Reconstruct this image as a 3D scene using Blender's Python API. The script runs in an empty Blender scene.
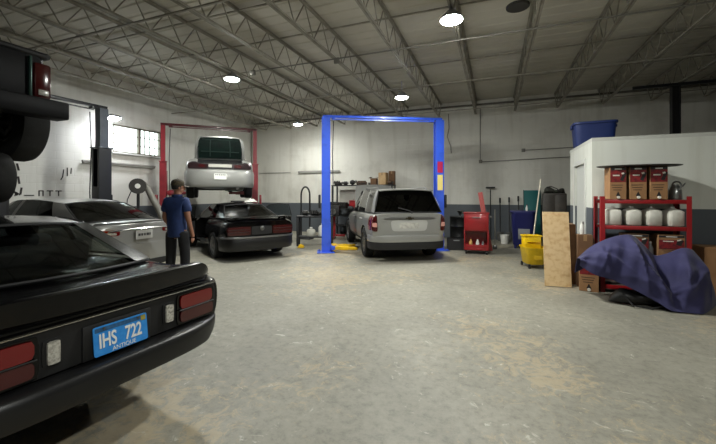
EXPOSURE, WORLD, LED = 3.05, 1.0, 110.0
ADDED_FILL_LAMPS = [(1.82, -.6)]  # added out of frame to brighten the foreground floor and shelf fronts
import bpy, bmesh, math, random
from mathutils import Vector, Matrix
from mathutils.bvhtree import BVHTree

R = math.radians
PI = math.pi
scene = bpy.context.scene
col = scene.collection
random.seed(7)


# ------------------------------------------------------------------ materials
def lin(c):
    return tuple(((v / 255) / 12.92 if v / 255 <= 0.04045 else ((v / 255 + 0.055) / 1.055) ** 2.4) for v in c) + (1.0,)


MATS = {}


def mat(name, c, rough=0.5, metal=0.0, coat=0.0, noise=None, bump=None, emit=None, spec=0.5, sheen=0.0):
    """noise=(scale, colour2, low, high) mottles the base colour; bump=(scale, strength, distance)."""
    m = bpy.data.materials.new(name)
    m.use_nodes = True
    nt = m.node_tree
    b = nt.nodes['Principled BSDF']
    b.inputs['Base Color'].default_value = lin(c)
    b.inputs['Roughness'].default_value = rough
    b.inputs['Metallic'].default_value = metal
    b.inputs['Specular IOR Level'].default_value = spec
    if coat:
        b.inputs['Coat Weight'].default_value = coat
        b.inputs['Coat Roughness'].default_value = 0.06
    if sheen:
        b.inputs['Sheen Weight'].default_value = sheen
    tc = nt.nodes.new('ShaderNodeTexCoord')
    if noise:
        n = nt.nodes.new('ShaderNodeTexNoise')
        n.inputs['Scale'].default_value = noise[0]
        n.inputs['Detail'].default_value = 5
        nt.links.new(tc.outputs['Object'], n.inputs['Vector'])
        r = nt.nodes.new('ShaderNodeValToRGB')
        r.color_ramp.elements[0].position = noise[2]
        r.color_ramp.elements[0].color = lin(c)
        r.color_ramp.elements[1].position = noise[3]
        r.color_ramp.elements[1].color = lin(noise[1])
        nt.links.new(n.outputs['Fac'], r.inputs['Fac'])
        nt.links.new(r.outputs['Color'], b.inputs['Base Color'])
    if bump:
        n2 = nt.nodes.new('ShaderNodeTexNoise')
        n2.inputs['Scale'].default_value = bump[0]
        n2.inputs['Detail'].default_value = 4
        nt.links.new(tc.outputs['Object'], n2.inputs['Vector'])
        bp = nt.nodes.new('ShaderNodeBump')
        bp.inputs['Strength'].default_value = bump[1]
        bp.inputs['Distance'].default_value = bump[2]
        nt.links.new(n2.outputs['Fac'], bp.inputs['Height'])
        nt.links.new(bp.outputs['Normal'], b.inputs['Normal'])
    if emit:
        b.inputs['Emission Color'].default_value = lin(emit[0])
        b.inputs['Emission Strength'].default_value = emit[1]
    MATS[name] = m
    return m


def glass_mat(name, tint, gloss=0.03, ior=1.5):
    m = bpy.data.materials.new(name)
    m.use_nodes = True
    nt = m.node_tree
    nt.nodes.remove(nt.nodes['Principled BSDF'])
    out = nt.nodes['Material Output']
    tr = nt.nodes.new('ShaderNodeBsdfTransparent')
    tr.inputs['Color'].default_value = lin(tint)
    gl = nt.nodes.new('ShaderNodeBsdfGlossy')
    gl.inputs['Roughness'].default_value = gloss
    fr = nt.nodes.new('ShaderNodeFresnel')
    fr.inputs['IOR'].default_value = ior
    mx = nt.nodes.new('ShaderNodeMixShader')
    geo = nt.nodes.new('ShaderNodeNewGeometry')
    inv = nt.nodes.new('ShaderNodeMath')
    inv.operation = 'SUBTRACT'
    inv.inputs[0].default_value = 1.0
    nt.links.new(geo.outputs['Backfacing'], inv.inputs[1])
    mul = nt.nodes.new('ShaderNodeMath')
    mul.operation = 'MULTIPLY'
    nt.links.new(fr.outputs['Fac'], mul.inputs[0])
    nt.links.new(inv.outputs[0], mul.inputs[1])
    nt.links.new(mul.outputs[0], mx.inputs['Fac'])
    nt.links.new(tr.outputs['BSDF'], mx.inputs[1])
    nt.links.new(gl.outputs['BSDF'], mx.inputs[2])
    nt.links.new(mx.outputs['Shader'], out.inputs['Surface'])
    MATS[name] = m
    return m


# ------------------------------------------------------------------ mesh building
class MB:
    def __init__(self):
        self.bm = bmesh.new()
        self.mi = 0

    def _tag(self, faces):
        for f in faces:
            f.material_index = self.mi

    def _new(self, before):
        fs = [f for f in self.bm.faces if f.index == -1 or f not in before]
        return fs

    def face(self, vs):
        try:
            f = self.bm.faces.new(vs)
            f.material_index = self.mi
            return f
        except ValueError:
            return None

    def box(self, c, s, rot=(0, 0, 0), bev=0.0, seg=2, taper=None):
        t = bmesh.new()
        bmesh.ops.create_cube(t, size=1.0)
        for v in t.verts:
            k = 1.0
            if taper and v.co.z > 0:
                v.co.x *= taper
                v.co.y *= taper
            v.co = Vector((v.co.x * s[0], v.co.y * s[1], v.co.z * s[2]))
        if bev > 0:
            bmesh.ops.bevel(t, geom=list(t.edges), offset=bev, segments=seg, affect='EDGES', profile=0.5)
        m = Matrix.Translation(Vector(c)) @ Matrix.Rotation(rot[2], 4, 'Z') @ Matrix.Rotation(rot[1], 4, 'Y') @ Matrix.Rotation(rot[0], 4, 'X')
        bmesh.ops.transform(t, matrix=m, verts=list(t.verts))
        self.merge(t)
        return self

    def merge(self, t, m=None):
        vm = {}
        for v in t.verts:
            vm[v] = self.bm.verts.new(m @ v.co if m else v.co)
        for f in t.faces:
            nf = self.face([vm[v] for v in f.verts])
        t.free()

    def cyl(self, p0, p1, r0, r1=None, n=12, cap=True):
        p0, p1 = Vector(p0), Vector(p1)
        r1 = r0 if r1 is None else r1
        d = (p1 - p0).normalized()
        a = d.orthogonal().normalized()
        b = d.cross(a)
        A, B = [], []
        for i in range(n):
            th = 2 * PI * i / n
            w = a * math.cos(th) + b * math.sin(th)
            A.append(self.bm.verts.new(p0 + w * r0))
            B.append(self.bm.verts.new(p1 + w * r1))
        for i in range(n):
            j = (i + 1) % n
            self.face([A[i], A[j], B[j], B[i]])
        if cap:
            self.face(A[::-1])
            self.face(B)
        return self

    def tube(self, pts, r, n=8, closed=False, cap=True):
        pts = [Vector(p) for p in pts]
        N = len(pts)
        rr = r if isinstance(r, (list, tuple)) else [r] * N
        rings = []
        ref = None
        for i, p in enumerate(pts):
            a = pts[i - 1] if (i > 0 or closed) else p
            b = pts[(i + 1) % N] if (i < N - 1 or closed) else p
            d = (b - a)
            if d.length < 1e-9:
                d = Vector((0, 0, 1))
            d.normalize()
            if ref is None:
                ref = d.orthogonal().normalized()
            ref = (ref - d * ref.dot(d))
            if ref.length < 1e-6:
                ref = d.orthogonal()
            ref.normalize()
            q = d.cross(ref)
            rings.append([self.bm.verts.new(p + (ref * math.cos(2 * PI * k / n) + q * math.sin(2 * PI * k / n)) * rr[i]) for k in range(n)])
        M = N if closed else N - 1
        for i in range(M):
            A, B = rings[i], rings[(i + 1) % N]
            for k in range(n):
                self.face([A[k], A[(k + 1) % n], B[(k + 1) % n], B[k]])
        if cap and not closed:
            self.face(rings[0][::-1])
            self.face(rings[-1])
        return self

    def lathe(self, prof, o=(0, 0, 0), axis='Z', n=24, cap=True):
        o = Vector(o)
        rings = []
        for r, h in prof:
            ring = []
            for k in range(n):
                th = 2 * PI * k / n
                c, s = r * math.cos(th), r * math.sin(th)
                p = {'Z': Vector((c, s, h)), 'X': Vector((h, c, s)), 'Y': Vector((s, h, c))}[axis]
                ring.append(self.bm.verts.new(o + p))
            rings.append(ring)
        for i in range(len(rings) - 1):
            for k in range(n):
                self.face([rings[i][k], rings[i][(k + 1) % n], rings[i + 1][(k + 1) % n], rings[i + 1][k]])
        if cap:
            if prof[0][0] > 1e-6:
                self.face(rings[0][::-1])
            if prof[-1][0] > 1e-6:
                self.face(rings[-1])
        return self

    def grid(self, fn, nu, nv, thick=0.0, closed_u=False):
        """fn(u, v) with u, v in 0..1."""
        V = [[self.bm.verts.new(fn(i / nu, j / nv)) for j in range(nv + 1)] for i in range(nu if closed_u else nu + 1)]
        fs = []
        n = len(V)
        for i in range(nu):
            for j in range(nv):
                f = self.face([V[i][j], V[(i + 1) % n][j], V[(i + 1) % n][j + 1], V[i][j + 1]])
                if f:
                    fs.append(f)
        if thick:
            self.shell(fs, thick)
        return V

    def shell(self, fs, thick):
        """Give a sheet of faces a thickness: a copy offset along the vertex normals, and a rim."""
        nrm, bound = {}, {}
        for f in fs:
            f.normal_update()
            for v in f.verts:
                nrm[v] = nrm.get(v, Vector()) + f.normal * f.calc_area()
            vs = list(f.verts)
            for a, b in zip(vs, vs[1:] + vs[:1]):
                k = frozenset((a, b))
                bound[k] = None if k in bound else (a, b)
        off = {}
        for v, n in nrm.items():
            n = n.normalized() if n.length > 1e-12 else Vector((0, 0, 1))
            off[v] = self.bm.verts.new(v.co - n * thick)
        for f in list(fs):
            self.face([off[v] for v in reversed(f.verts)])
        for e in bound.values():
            if e:
                self.face([e[0], off[e[0]], off[e[1]], e[1]][::-1])

    def loft(self, rings, closed=True, caps=True):
        Vs = [[self.bm.verts.new(p) for p in r] for r in rings]
        n = len(Vs[0])
        for i in range(len(Vs) - 1):
            for k in range(n if closed else n - 1):
                self.face([Vs[i][k], Vs[i][(k + 1) % n], Vs[i + 1][(k + 1) % n], Vs[i + 1][k]])
        if caps and closed:
            self.face(Vs[0][::-1])
            self.face(Vs[-1])
        return self

    def prism(self, poly, h0, h1, mtx=None):
        """poly of 2D points in the local XY plane, extruded from z = h0 to h1."""
        m = mtx or Matrix.Identity(4)
        A = [self.bm.verts.new(m @ Vector((x, y, h0))) for x, y in poly]
        B = [self.bm.verts.new(m @ Vector((x, y, h1))) for x, y in poly]
        n = len(poly)
        for i in range(n):
            self.face([A[i], A[(i + 1) % n], B[(i + 1) % n], B[i]])
        self.face(A[::-1])
        self.face(B)
        return self

    def ball(self, c, s, n=16, m=10, rot=None):
        c = Vector(c)
        s = Vector(s) if hasattr(s, '__len__') else Vector((s, s, s))
        t = bmesh.new()
        bmesh.ops.create_uvsphere(t, u_segments=n, v_segments=m, radius=1.0)
        mt = Matrix.Translation(c) @ (rot or Matrix.Identity(4)) @ Matrix.Diagonal((s.x, s.y, s.z, 1))
        bmesh.ops.transform(t, matrix=mt, verts=list(t.verts))
        self.merge(t)
        return self

    def jitter(self, a, seed=0):
        rnd = random.Random(seed)
        for v in self.bm.verts:
            v.co += Vector((rnd.uniform(-a, a), rnd.uniform(-a, a), rnd.uniform(-a, a)))
        return self

    def build(self, name, m, parent=None, angle=38, weld=False, sub=0, loc=None, rz=None, flip=True):
        if weld:
            bmesh.ops.remove_doubles(self.bm, verts=list(self.bm.verts), dist=1e-5)
        if flip:
            bmesh.ops.recalc_face_normals(self.bm, faces=list(self.bm.faces))
        me = bpy.data.meshes.new(name)
        self.bm.to_mesh(me)
        self.bm.free()
        return link_mesh(name, me, m, parent, angle, sub, loc, rz)


def link_mesh(name, me, m, parent=None, angle=38, sub=0, loc=None, rz=None):
    me.shade_smooth()
    if angle < 179:
        me.set_sharp_from_angle(angle=R(angle))
    o = bpy.data.objects.new(name, me)
    for x in (m if isinstance(m, (list, tuple)) else [m]):
        me.materials.append(x)
    if parent is not None:
        o.parent = parent
    col.objects.link(o)
    if loc is not None:
        o.location = loc
    if rz is not None:
        o.rotation_euler = (0, 0, rz)
    if sub:
        md = o.modifiers.new('smooth', 'SUBSURF')
        md.levels = sub
        md.render_levels = sub
    return o


def evaluated(o):
    bpy.context.view_layer.update()
    dg = bpy.context.evaluated_depsgraph_get()
    dg.update()
    return bpy.data.meshes.new_from_object(o.evaluated_get(dg))


def apply_mods(o):
    me = evaluated(o)
    old = o.data
    o.modifiers.clear()
    o.data = me
    bpy.data.meshes.remove(old)
    return o


def drop(o):
    me = o.data
    bpy.data.objects.remove(o)
    if me and me.users == 0:
        bpy.data.meshes.remove(me)


def tag(o, label=None, cat=None, group=None, kind=None):
    if label:
        o['label'] = label
    if cat:
        o['category'] = cat
    if group:
        o['group'] = group
    if kind:
        o['kind'] = kind
    return o


def thing(name, label, cat, loc=(0, 0, 0), rz=0.0, group=None):
    o = bpy.data.objects.new(name, None)
    o.empty_display_size = 0.1
    col.objects.link(o)
    o.location = loc
    o.rotation_euler = (0, 0, rz)
    return tag(o, label, cat, group)


def struct(o):
    o['kind'] = 'structure'
    return o


def dup(o, parent=None, loc=None, rz=None, label=None):
    c = o.copy()
    col.objects.link(c)
    c.parent = parent
    if loc is not None:
        c.location = loc
    if rz is not None:
        c.rotation_euler = (0, 0, rz)
    if label:
        c['label'] = label
    for ch in [x for x in col.objects if x.parent == o]:
        dup(ch, c)
    return c


def text_mesh(txt, size, squash=1.0, depth=0.002, bold=0.0):
    cu = bpy.data.curves.new('lettering', 'FONT')
    cu.body = txt
    cu.size = size
    cu.align_x = 'CENTER'
    cu.align_y = 'CENTER'
    cu.extrude = depth
    cu.offset = bold
    o = bpy.data.objects.new('lettering', cu)
    col.objects.link(o)
    me = evaluated(o)
    bpy.data.objects.remove(o)
    bpy.data.curves.remove(cu)
    me.materials.clear()
    for v in me.vertices:
        v.co.x *= squash
    return me


def smooth(x):
    x = max(0.0, min(1.0, x))
    return x * x * (3 - 2 * x)


def lerp(a, b, t):
    return a + (b - a) * t


def catmull(pts, s):
    """Point at s in 0..len-1 on a Catmull-Rom line through tuples pts."""
    n = len(pts)
    i = max(0, min(n - 2, int(math.floor(s))))
    t = s - i
    p1, p2 = pts[i], pts[i + 1]
    p0 = pts[i - 1] if i > 0 else tuple(2 * a - b for a, b in zip(p1, p2))
    p3 = pts[i + 2] if i + 2 < n else tuple(2 * b - a for a, b in zip(p1, p2))
    return tuple(0.5 * (2 * b + (c - a) * t + (2 * a - 5 * b + 4 * c - d) * t * t + (3 * b - a - 3 * c + d) * t ** 3) for a, b, c, d in zip(p0, p1, p2, p3))


# ------------------------------------------------------------------ material set
BLACKPAINT = mat('gloss_black_paint', (4, 4, 5), 0.22, 0.0, .5, spec=.12)
SILVERPAINT = mat('silver_paint', (142, 142, 138), 0.35, 0.3, 0.6)
PALESILVER = mat('pale_silver_paint', (150, 150, 147), 0.3, 0.3, 0.7)
DULLBLACK = mat('dull_black_plastic', (16, 16, 17), 0.6)
SATINBLACK = mat('satin_black_bumper', (13, 13, 14), 0.38, noise=(3, (19, 19, 20), 0.3, 0.8))
RUBBER = mat('tyre_rubber', (14, 14, 14), 0.8, noise=(20, (24, 24, 23), 0.4, 0.8))
TRUCKBLACK = mat('worn_black_paint', (7, 7, 9), .5, spec=.12)  # the raised truck's own black body colour
CHROME = mat('chrome', (200, 200, 200), 0.12, 1.0)
ALLOY = mat('alloy', (150, 150, 150), 0.3, 0.9)
STEEL = mat('worn_steel', (110, 110, 108), 0.42, 0.8, noise=(9, (70, 66, 60), 0.4, 0.8))
REDLAMP = mat('red_lamp_lens', (104, 6, 10), 0.15, 0.0, .5)
REDLAMPD = mat('deep_red_lamp_lens', (62, 5, 9), 0.18, 0.0, .5)
WHITELAMP = mat('white_lamp_lens', (185, 182, 172), 0.25, 0.0, 0.6, noise=(60, (120, 118, 112), 0.4, 0.7))
INTERIOR = mat('dark_car_interior', (18, 18, 19), 0.8)
GLASS_T = glass_mat('tinted_car_glass', (222, 226, 224), ior=1.3)
GLASS_D = glass_mat('dark_car_glass', (150, 154, 154))
GLASS_P = glass_mat('privacy_glass', (84, 88, 90))
PLATEBLUE = mat('plate_blue', (42, 128, 205), 0.35, noise=(30, (58, 142, 215), 0.4, 0.7))
PLATEWHITE = mat('plate_white', (225, 225, 220), 0.4)
# ------------------------------------------------------------------ cars (x right, y forward, z up, rear bumper at y = 0)
def sec(y, ws, wm, wb, wt, zb, zs, zm, zbelt, zt, crown=0.02):
    return [(0, y, zb), (.72 * ws, y, zb), (ws, y, zs), (wm, y, zm), (wb, y, zbelt), (wt, y, zt), (.55 * wt, y, zt + crown * .7), (0, y, zt + crown)]


def car_body(stations, root, paint, arches, cabin=None, wells=None, name='body', caps=(.85, .85), sub=2, crease_long=None):
    bm = bmesh.new()
    cl = bm.edges.layers.float.new('crease_edge')
    rings = []
    for s in stations:
        right = [bm.verts.new(p) for p in s]
        left = [right[0]] + [bm.verts.new((-p[0], p[1], p[2])) for p in s[1:-1]] + [right[-1]]
        rings.append((right, left))
    n = len(stations[0])
    for i in range(len(rings) - 1):
        for side in (0, 1):
            A, B = rings[i][side], rings[i + 1][side]
            for k in range(n - 1):
                q = [A[k], A[k + 1], B[k + 1], B[k]]
                bm.faces.new(q if side == 0 else q[::-1])
    for e, c in ((0, caps[0]), (-1, caps[1])):
        r, l = rings[e]
        for k in range(n - 1):
            if k == 0:
                f = [r[0], r[1], l[1]]
            elif k == n - 2:
                f = [r[k], r[k + 1], l[k]]
            else:
                f = [r[k], r[k + 1], l[k + 1], l[k]]
            bm.faces.new(f)
        for L in (r, l):
            for k in range(n - 1):
                ed = bm.edges.get((L[k], L[k + 1]))
                if ed:
                    ed[cl] = c
    for k, c in (crease_long or {}).items():
        for i in range(len(rings) - 1):
            for side in (0, 1):
                ed = bm.edges.get((rings[i][side][k], rings[i + 1][side][k]))
                if ed:
                    ed[cl] = c
    bmesh.ops.recalc_face_normals(bm, faces=list(bm.faces))
    me = bpy.data.meshes.new(name)
    bm.to_mesh(me)
    bm.free()
    o = link_mesh(name, me, [paint, INTERIOR], None, 180, sub)
    apply_mods(o)
    cutters = []

    def cut(mb):
        bmesh.ops.recalc_face_normals(mb.bm, faces=list(mb.bm.faces))
        me = bpy.data.meshes.new('cut')
        mb.bm.to_mesh(me)
        mb.bm.free()
        c = bpy.data.objects.new('cut', me)
        col.objects.link(c)
        md = o.modifiers.new('cut', 'BOOLEAN')
        md.operation = 'DIFFERENCE'
        md.solver = 'EXACT'
        md.object = c
        cutters.append(c)

    for (ay, az, ar, aw) in arches:       # wheel centre y, z, arch radius, depth in from the side
        for sx in (-1, 1):
            m = MB()
            m.cyl((sx * 1.3, ay, az), (sx * aw, ay, az), ar, n=36)
            cut(m)
    if cabin:
        y0, y1, w, z0, z1, wtop = cabin
        m = MB()
        rr = [[(-w, y, z0), (w, y, z0), (wtop, y, z1), (-wtop, y, z1)] for y in (y0, y1)]
        m.loft(rr)
        cut(m)
    for wl in (wells or []):
        m = MB()
        m.box(*wl)
        cut(m)
    if cutters:
        apply_mods(o)
        for c in cutters:
            drop(c)
    me = o.data
    for p in me.polygons:
        c = p.center
        dark = 0
        for (ay, az, ar, aw) in arches:
            d = math.hypot(c.y - ay, c.z - az)
            if d < ar * 1.003 and abs(c.x) > aw - .002:
                if d > ar * .985 and abs(p.normal.x) < .7 or abs(abs(c.x) - aw) < .004:
                    dark = 1
        if cabin and y0 - .002 < c.y < y1 + .002 and abs(c.x) < w + .003 and c.z > z0 - .003:
            if abs(c.z - z0) < .004 or abs(c.y - y0) < .004 or abs(c.y - y1) < .004 or abs(abs(c.x) - lerp(w, wtop, (c.z - z0) / (z1 - z0))) < .004:
                dark = 1
        for b in (wells or []):
            if all(abs(c[i] - b[0][i]) < b[1][i] / 2 + .003 for i in range(3)):
                dark = 1
        p.material_index = dark
    me.shade_smooth()
    me.set_sharp_from_angle(angle=R(40))
    o.parent = root
    bv = BVHTree.FromPolygons([v.co.copy() for v in me.vertices], [tuple(p.vertices) for p in me.polygons])
    return o, bv


def conform(bvs, quad, view, nu=10, nv=6, off=.006, m=None, name='panel', parent=None, rnd=.06, thick=.012, far=6.0):
    """A panel that follows the car's skin. quad = BL, BR, TR, TL in the view's plane (rear: x, z; left / right: y, z; top: x, y)."""
    bvs = bvs if isinstance(bvs, (list, tuple)) else [bvs]
    spec = {'rear': (Vector((0, 1, 0)), lambda u, v: Vector((u, -2, v))), 'front': (Vector((0, -1, 0)), lambda u, v: Vector((u, 9, v))),
            'left': (Vector((1, 0, 0)), lambda u, v: Vector((-3, u, v))), 'right': (Vector((-1, 0, 0)), lambda u, v: Vector((3, u, v))),
            'top': (Vector((0, 0, -1)), lambda u, v: Vector((u, v, 4)))}[view]
    d, org = spec
    mb = MB()

    def at(i, j):
        a = -1 + 2 * i / nu
        b = -1 + 2 * j / nv
        a2 = a * (1 - rnd * abs(b) ** 6)
        b2 = b * (1 - rnd * abs(a) ** 6)
        s, t = (a2 + 1) / 2, (b2 + 1) / 2
        u = lerp(lerp(quad[0][0], quad[1][0], s), lerp(quad[3][0], quad[2][0], s), t)
        v = lerp(lerp(quad[0][1], quad[1][1], s), lerp(quad[3][1], quad[2][1], s), t)
        best = None
        for bv in bvs:
            h = bv.ray_cast(org(u, v), d, far + 6)
            if h[0] is not None and (best is None or h[3] < best[1]):
                best = (h[0], h[3])
        if best is None:
            h = min((bv.find_nearest(org(u, v) + d * 2.5) for bv in bvs), key=lambda q: q[3])
            return h[0]
        return best[0]

    P = [[at(i, j) for j in range(nv + 1)] for i in range(nu + 1)]
    top = [[mb.bm.verts.new(P[i][j] - d * off) for j in range(nv + 1)] for i in range(nu + 1)]
    for i in range(nu):
        for j in range(nv):
            mb.face([top[i][j], top[i + 1][j], top[i + 1][j + 1], top[i][j + 1]])
    loop = [(i, 0) for i in range(nu)] + [(nu, j) for j in range(nv)] + [(i, nv) for i in range(nu, 0, -1)] + [(0, j) for j in range(nv, 0, -1)]
    bot = [mb.bm.verts.new(P[i][j] + d * (thick - off)) for i, j in loop]
    for k in range(len(loop)):
        k2 = (k + 1) % len(loop)
        i, j = loop[k]
        i2, j2 = loop[k2]
        mb.face([top[i][j], top[i2][j2], bot[k2], bot[k]])
    mb.face(bot)
    return mb.build(name, m, parent, 40)


def greenhouse(root, belt, top, kinds, paint, glass, crown=.045, deck_crown=.02, br=.12, bf=.2, brt=.05, bft=.08, tumble=.02, seal=None, rear=True, front=True, rear_glass=None, sail=0.0):
    """belt, top: lists of (y, w, z) from rear to front; kinds[i] is 'p' (pillar) or 'w' (window) between i and i + 1."""
    n = len(belt)

    def side(s, t, sx):
        y0, w0, z0 = catmull(belt, s)
        y1, w1, z1 = catmull(top, s)
        return Vector((sx * (lerp(w0, w1, t) + tumble * 4 * t * (1 - t)), lerp(y0, y1, t), lerp(z0, z1, t)))

    for sx in (-1, 1):
        for i, k in enumerate(kinds):
            mb = MB()
            mb.grid(lambda u, v: side(i + u, v, sx), 4, 6, thick=.012)
            if k == 'p':
                mb.build('pillar', paint, root, 40)
            else:
                w = mb.build('side_window', glass, root, 40)
                sb = MB()
                e = [side(i + u, 0.01, sx) for u in (0, .25, .5, .75, 1)] + [side(i + 1, v, sx) for v in (.25, .5, .75)] + [side(i + u, 1, sx) for u in (1, .75, .5, .25, 0)] + [side(i, v, sx) for v in (.75, .5, .25)]
                sb.tube(e, .011, 6, closed=True)
                sb.build('window_seal', seal or DULLBLACK, w)
    S = n - 1
    mb = MB()

    def roof(u, v):
        y, w, z = catmull(top, v * S)
        x = -1 + 2 * u
        return Vector((x * w, y - brt * (1 - x * x) * (1 - v) ** 2 + bft * (1 - x * x) * v ** 2, z + crown * (1 - abs(x) ** 2.6)))
    mb.grid(roof, 14, 14, thick=.02)
    mb.build('roof', paint, root, 60)

    def screen(b, t, bulge_b, bulge_t):
        def f(u, v):
            x = -1 + 2 * u
            q = 1 - x * x
            bul = lerp(bulge_b, bulge_t, v) * q
            zz = lerp(b[2], t[2], v) + lerp(deck_crown, crown, v) * (1 - abs(x) ** 2.6) + .0 * q
            return Vector((x * lerp(b[1], t[1], v), lerp(b[0], t[0], v) + bul, zz))
        return f
    for on, f, nm, g in ((rear, screen(belt[0], top[0], -br, -brt), 'rear_window', rear_glass or glass), (front, screen(belt[-1], top[-1], bf, bft), 'windshield', glass)):
        if not on:
            continue
        mb = MB()
        mb.grid(f, 14, 8, thick=.008)
        w = mb.build(nm, g, root, 60)
        sb = MB()
        e = [f(i / 10, 0.0) for i in range(10)] + [f(1, j / 5) for j in range(5)] + [f(1 - i / 10, 1) for i in range(10)] + [f(0, 1 - j / 5) for j in range(5)]
        sb.tube(e, .012, 6, closed=True)
        sb.build('window_seal', seal or DULLBLACK, w)
        if sail and nm == 'rear_window':
            for a, e in ((0.0, sail), (1 - sail, 1.0)):
                mb = MB()
                mb.grid(lambda u, v: f(lerp(a, e, u) + .04 * v * (1 if a else -1) * 0, v) + Vector((0, -.012, .012)), 4, 8, thick=.006)
                mb.build('pillar', paint, root, 60)
    return side


WHEELS = {}


def wheel_meshes(key, r, w, rim_r, rim_mat, spokes=5):
    if key in WHEELS:
        return WHEELS[key]
    mb = MB()
    h = w / 2
    mb.lathe([(rim_r, -h * .8), (rim_r + .01, -h * .95), (r * .86, -h), (r * .97, -h * .86), (r, -h * .55), (r, h * .55), (r * .97, h * .86), (r * .86, h), (rim_r + .01, h * .95), (rim_r, h * .8), (rim_r, -h * .8)], axis='X', n=36, cap=False)
    t = mb.build('wheel', RUBBER, None)
    mb = MB()
    mb.lathe([(rim_r, -h * .8), (rim_r, h * .8), (rim_r * .93, h * .82), (rim_r * .9, h * .45), (.001, h * .35)], axis='X', n=32, cap=False)
    mb.lathe([(rim_r, -h * .8), (rim_r * .93, -h * .82), (rim_r * .9, -h * .45), (.001, -h * .35)], axis='X', n=32, cap=False)
    for k in range(spokes):
        a = 2 * PI * k / spokes
        for sx in (-1, 1):
            mb.box((sx * h * .62, math.cos(a) * rim_r * .5, math.sin(a) * rim_r * .5), (.03, rim_r * .24, rim_r * .84), (a - 0 * PI / 2, 0, 0), .008)
    for sx in (-1, 1):
        mb.cyl((sx * h * .4, 0, 0), (sx * h * .75, 0, 0), rim_r * .2, n=16)
    rm = mb.build('rim', rim_mat, t)
    WHEELS[key] = (t, rm)
    return WHEELS[key]


def add_wheels(root, key, r, w, rim_r, rim_mat, ys, track, spokes=5, dz=0.0):
    proto = wheel_meshes(key, r, w, rim_r, rim_mat, spokes)
    for y in ys:
        for sx in (-1, 1):
            t = bpy.data.objects.new('wheel', proto[0].data)
            col.objects.link(t)
            t.parent = root
            t.location = (sx * track, y, r + dz)
            rm = bpy.data.objects.new('rim', proto[1].data)
            col.objects.link(rm)
            rm.parent = t


def finish_wheels():
    for t, rm in WHEELS.values():
        bpy.data.objects.remove(rm)
        bpy.data.objects.remove(t)


def seat(root, x, y, z, w=.5, name='seat', m=None):
    mb = MB()
    mb.box((x, y, z + .1), (w, .5, .2), (0, 0, 0), .06, 3)
    mb.box((x, y - .3, z + .42), (w * .96, .16, .62), (R(12), 0, 0), .06, 3)
    if w < .8:
        mb.box((x, y - .38, z + .82), (w * .5, .1, .18), (R(8), 0, 0), .04, 3)
    return mb.build(name, m or INTERIOR, root)


def rounded_end_path(hw, b, n, count=40, y0=0.0, a_max=90):
    """Plan of a bumper: a superellipse through (0, y0), half width hw, running forward b at its sides."""
    out = []
    for i in range(count + 1):
        a = R(-a_max + 2 * a_max * i / count)
        s, c = math.sin(a), math.cos(a)
        out.append((hw * math.copysign(abs(s) ** (2 / n), s), y0 + b - b * abs(c) ** (2 / n)))
    return out


def sweep_plan(path, prof, name, m, root, angle=30):
    """prof: (outward, z) closed ring swept along the plan path; outward is away from the car."""
    rings = []
    N = len(path)
    for i, (x, y) in enumerate(path):
        ax, ay = path[max(0, i - 1)]
        bx, by = path[min(N - 1, i + 1)]
        tx, ty = bx - ax, by - ay
        L = math.hypot(tx, ty) or 1
        nx, ny = ty / L, -tx / L
        rings.append([Vector((x + nx * d, y + ny * d, z)) for d, z in prof])
    mb = MB()
    mb.loft(rings)
    return mb.build(name, m, root, angle)


def mirror_on(root, x, y, z, paint, sx):
    mb = MB()
    mb.ball((sx * (x + .1), y, z), (.1, .06, .075), 14, 10)
    mb.box((sx * (x + .01), y + .01, z - .03), (.1, .05, .03), (0, 0, 0), .01)
    return mb.build('side_mirror', paint, root)


def door_handle(parent, sx, x, y, z, m):
    mb = MB()
    mb.tube([(sx * (x - .005), y - .09, z), (sx * (x + .03), y - .06, z), (sx * (x + .03), y + .06, z), (sx * (x - .005), y + .09, z)], .012, 8)
    return mb.build('door_handle', m, parent)
# ------------------------------------------------------------------ camera and view
cam = bpy.data.cameras.new('camera')
cam.sensor_width = 36.0
cam.lens = 17.75
cam.shift_y = -27 / 716
cam.clip_start = 0.05
co = bpy.data.objects.new('camera', cam)
col.objects.link(co)
co.location = (0, 0, 1.52)
co.rotation_euler = (R(90), 0, R(21.1))
scene.camera = co
scene.view_settings.view_transform = 'Standard'
scene.view_settings.look = 'None'
scene.view_settings.gamma = 1.0
scene.view_settings.use_curve_mapping = False
scene.view_settings.exposure = EXPOSURE
scene.cycles.max_bounces = 10
scene.cycles.diffuse_bounces = 5
scene.cycles.transparent_max_bounces = 12
scene.cycles.sample_clamp_indirect = 6.0
scene.cycles.caustics_reflective = False
scene.cycles.caustics_refractive = False

world = bpy.data.worlds.new('daylight')
world.use_nodes = True
bg = world.node_tree.nodes['Background']
bg.inputs['Color'].default_value = (0.9, 0.95, 1.0, 1)
bg.inputs['Strength'].default_value = WORLD
scene.world = world

# ------------------------------------------------------------------ room constants
XL, XR, YF, YB, ZD = -10.0, 7.5, -5.0, 12.9, 4.8


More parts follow.
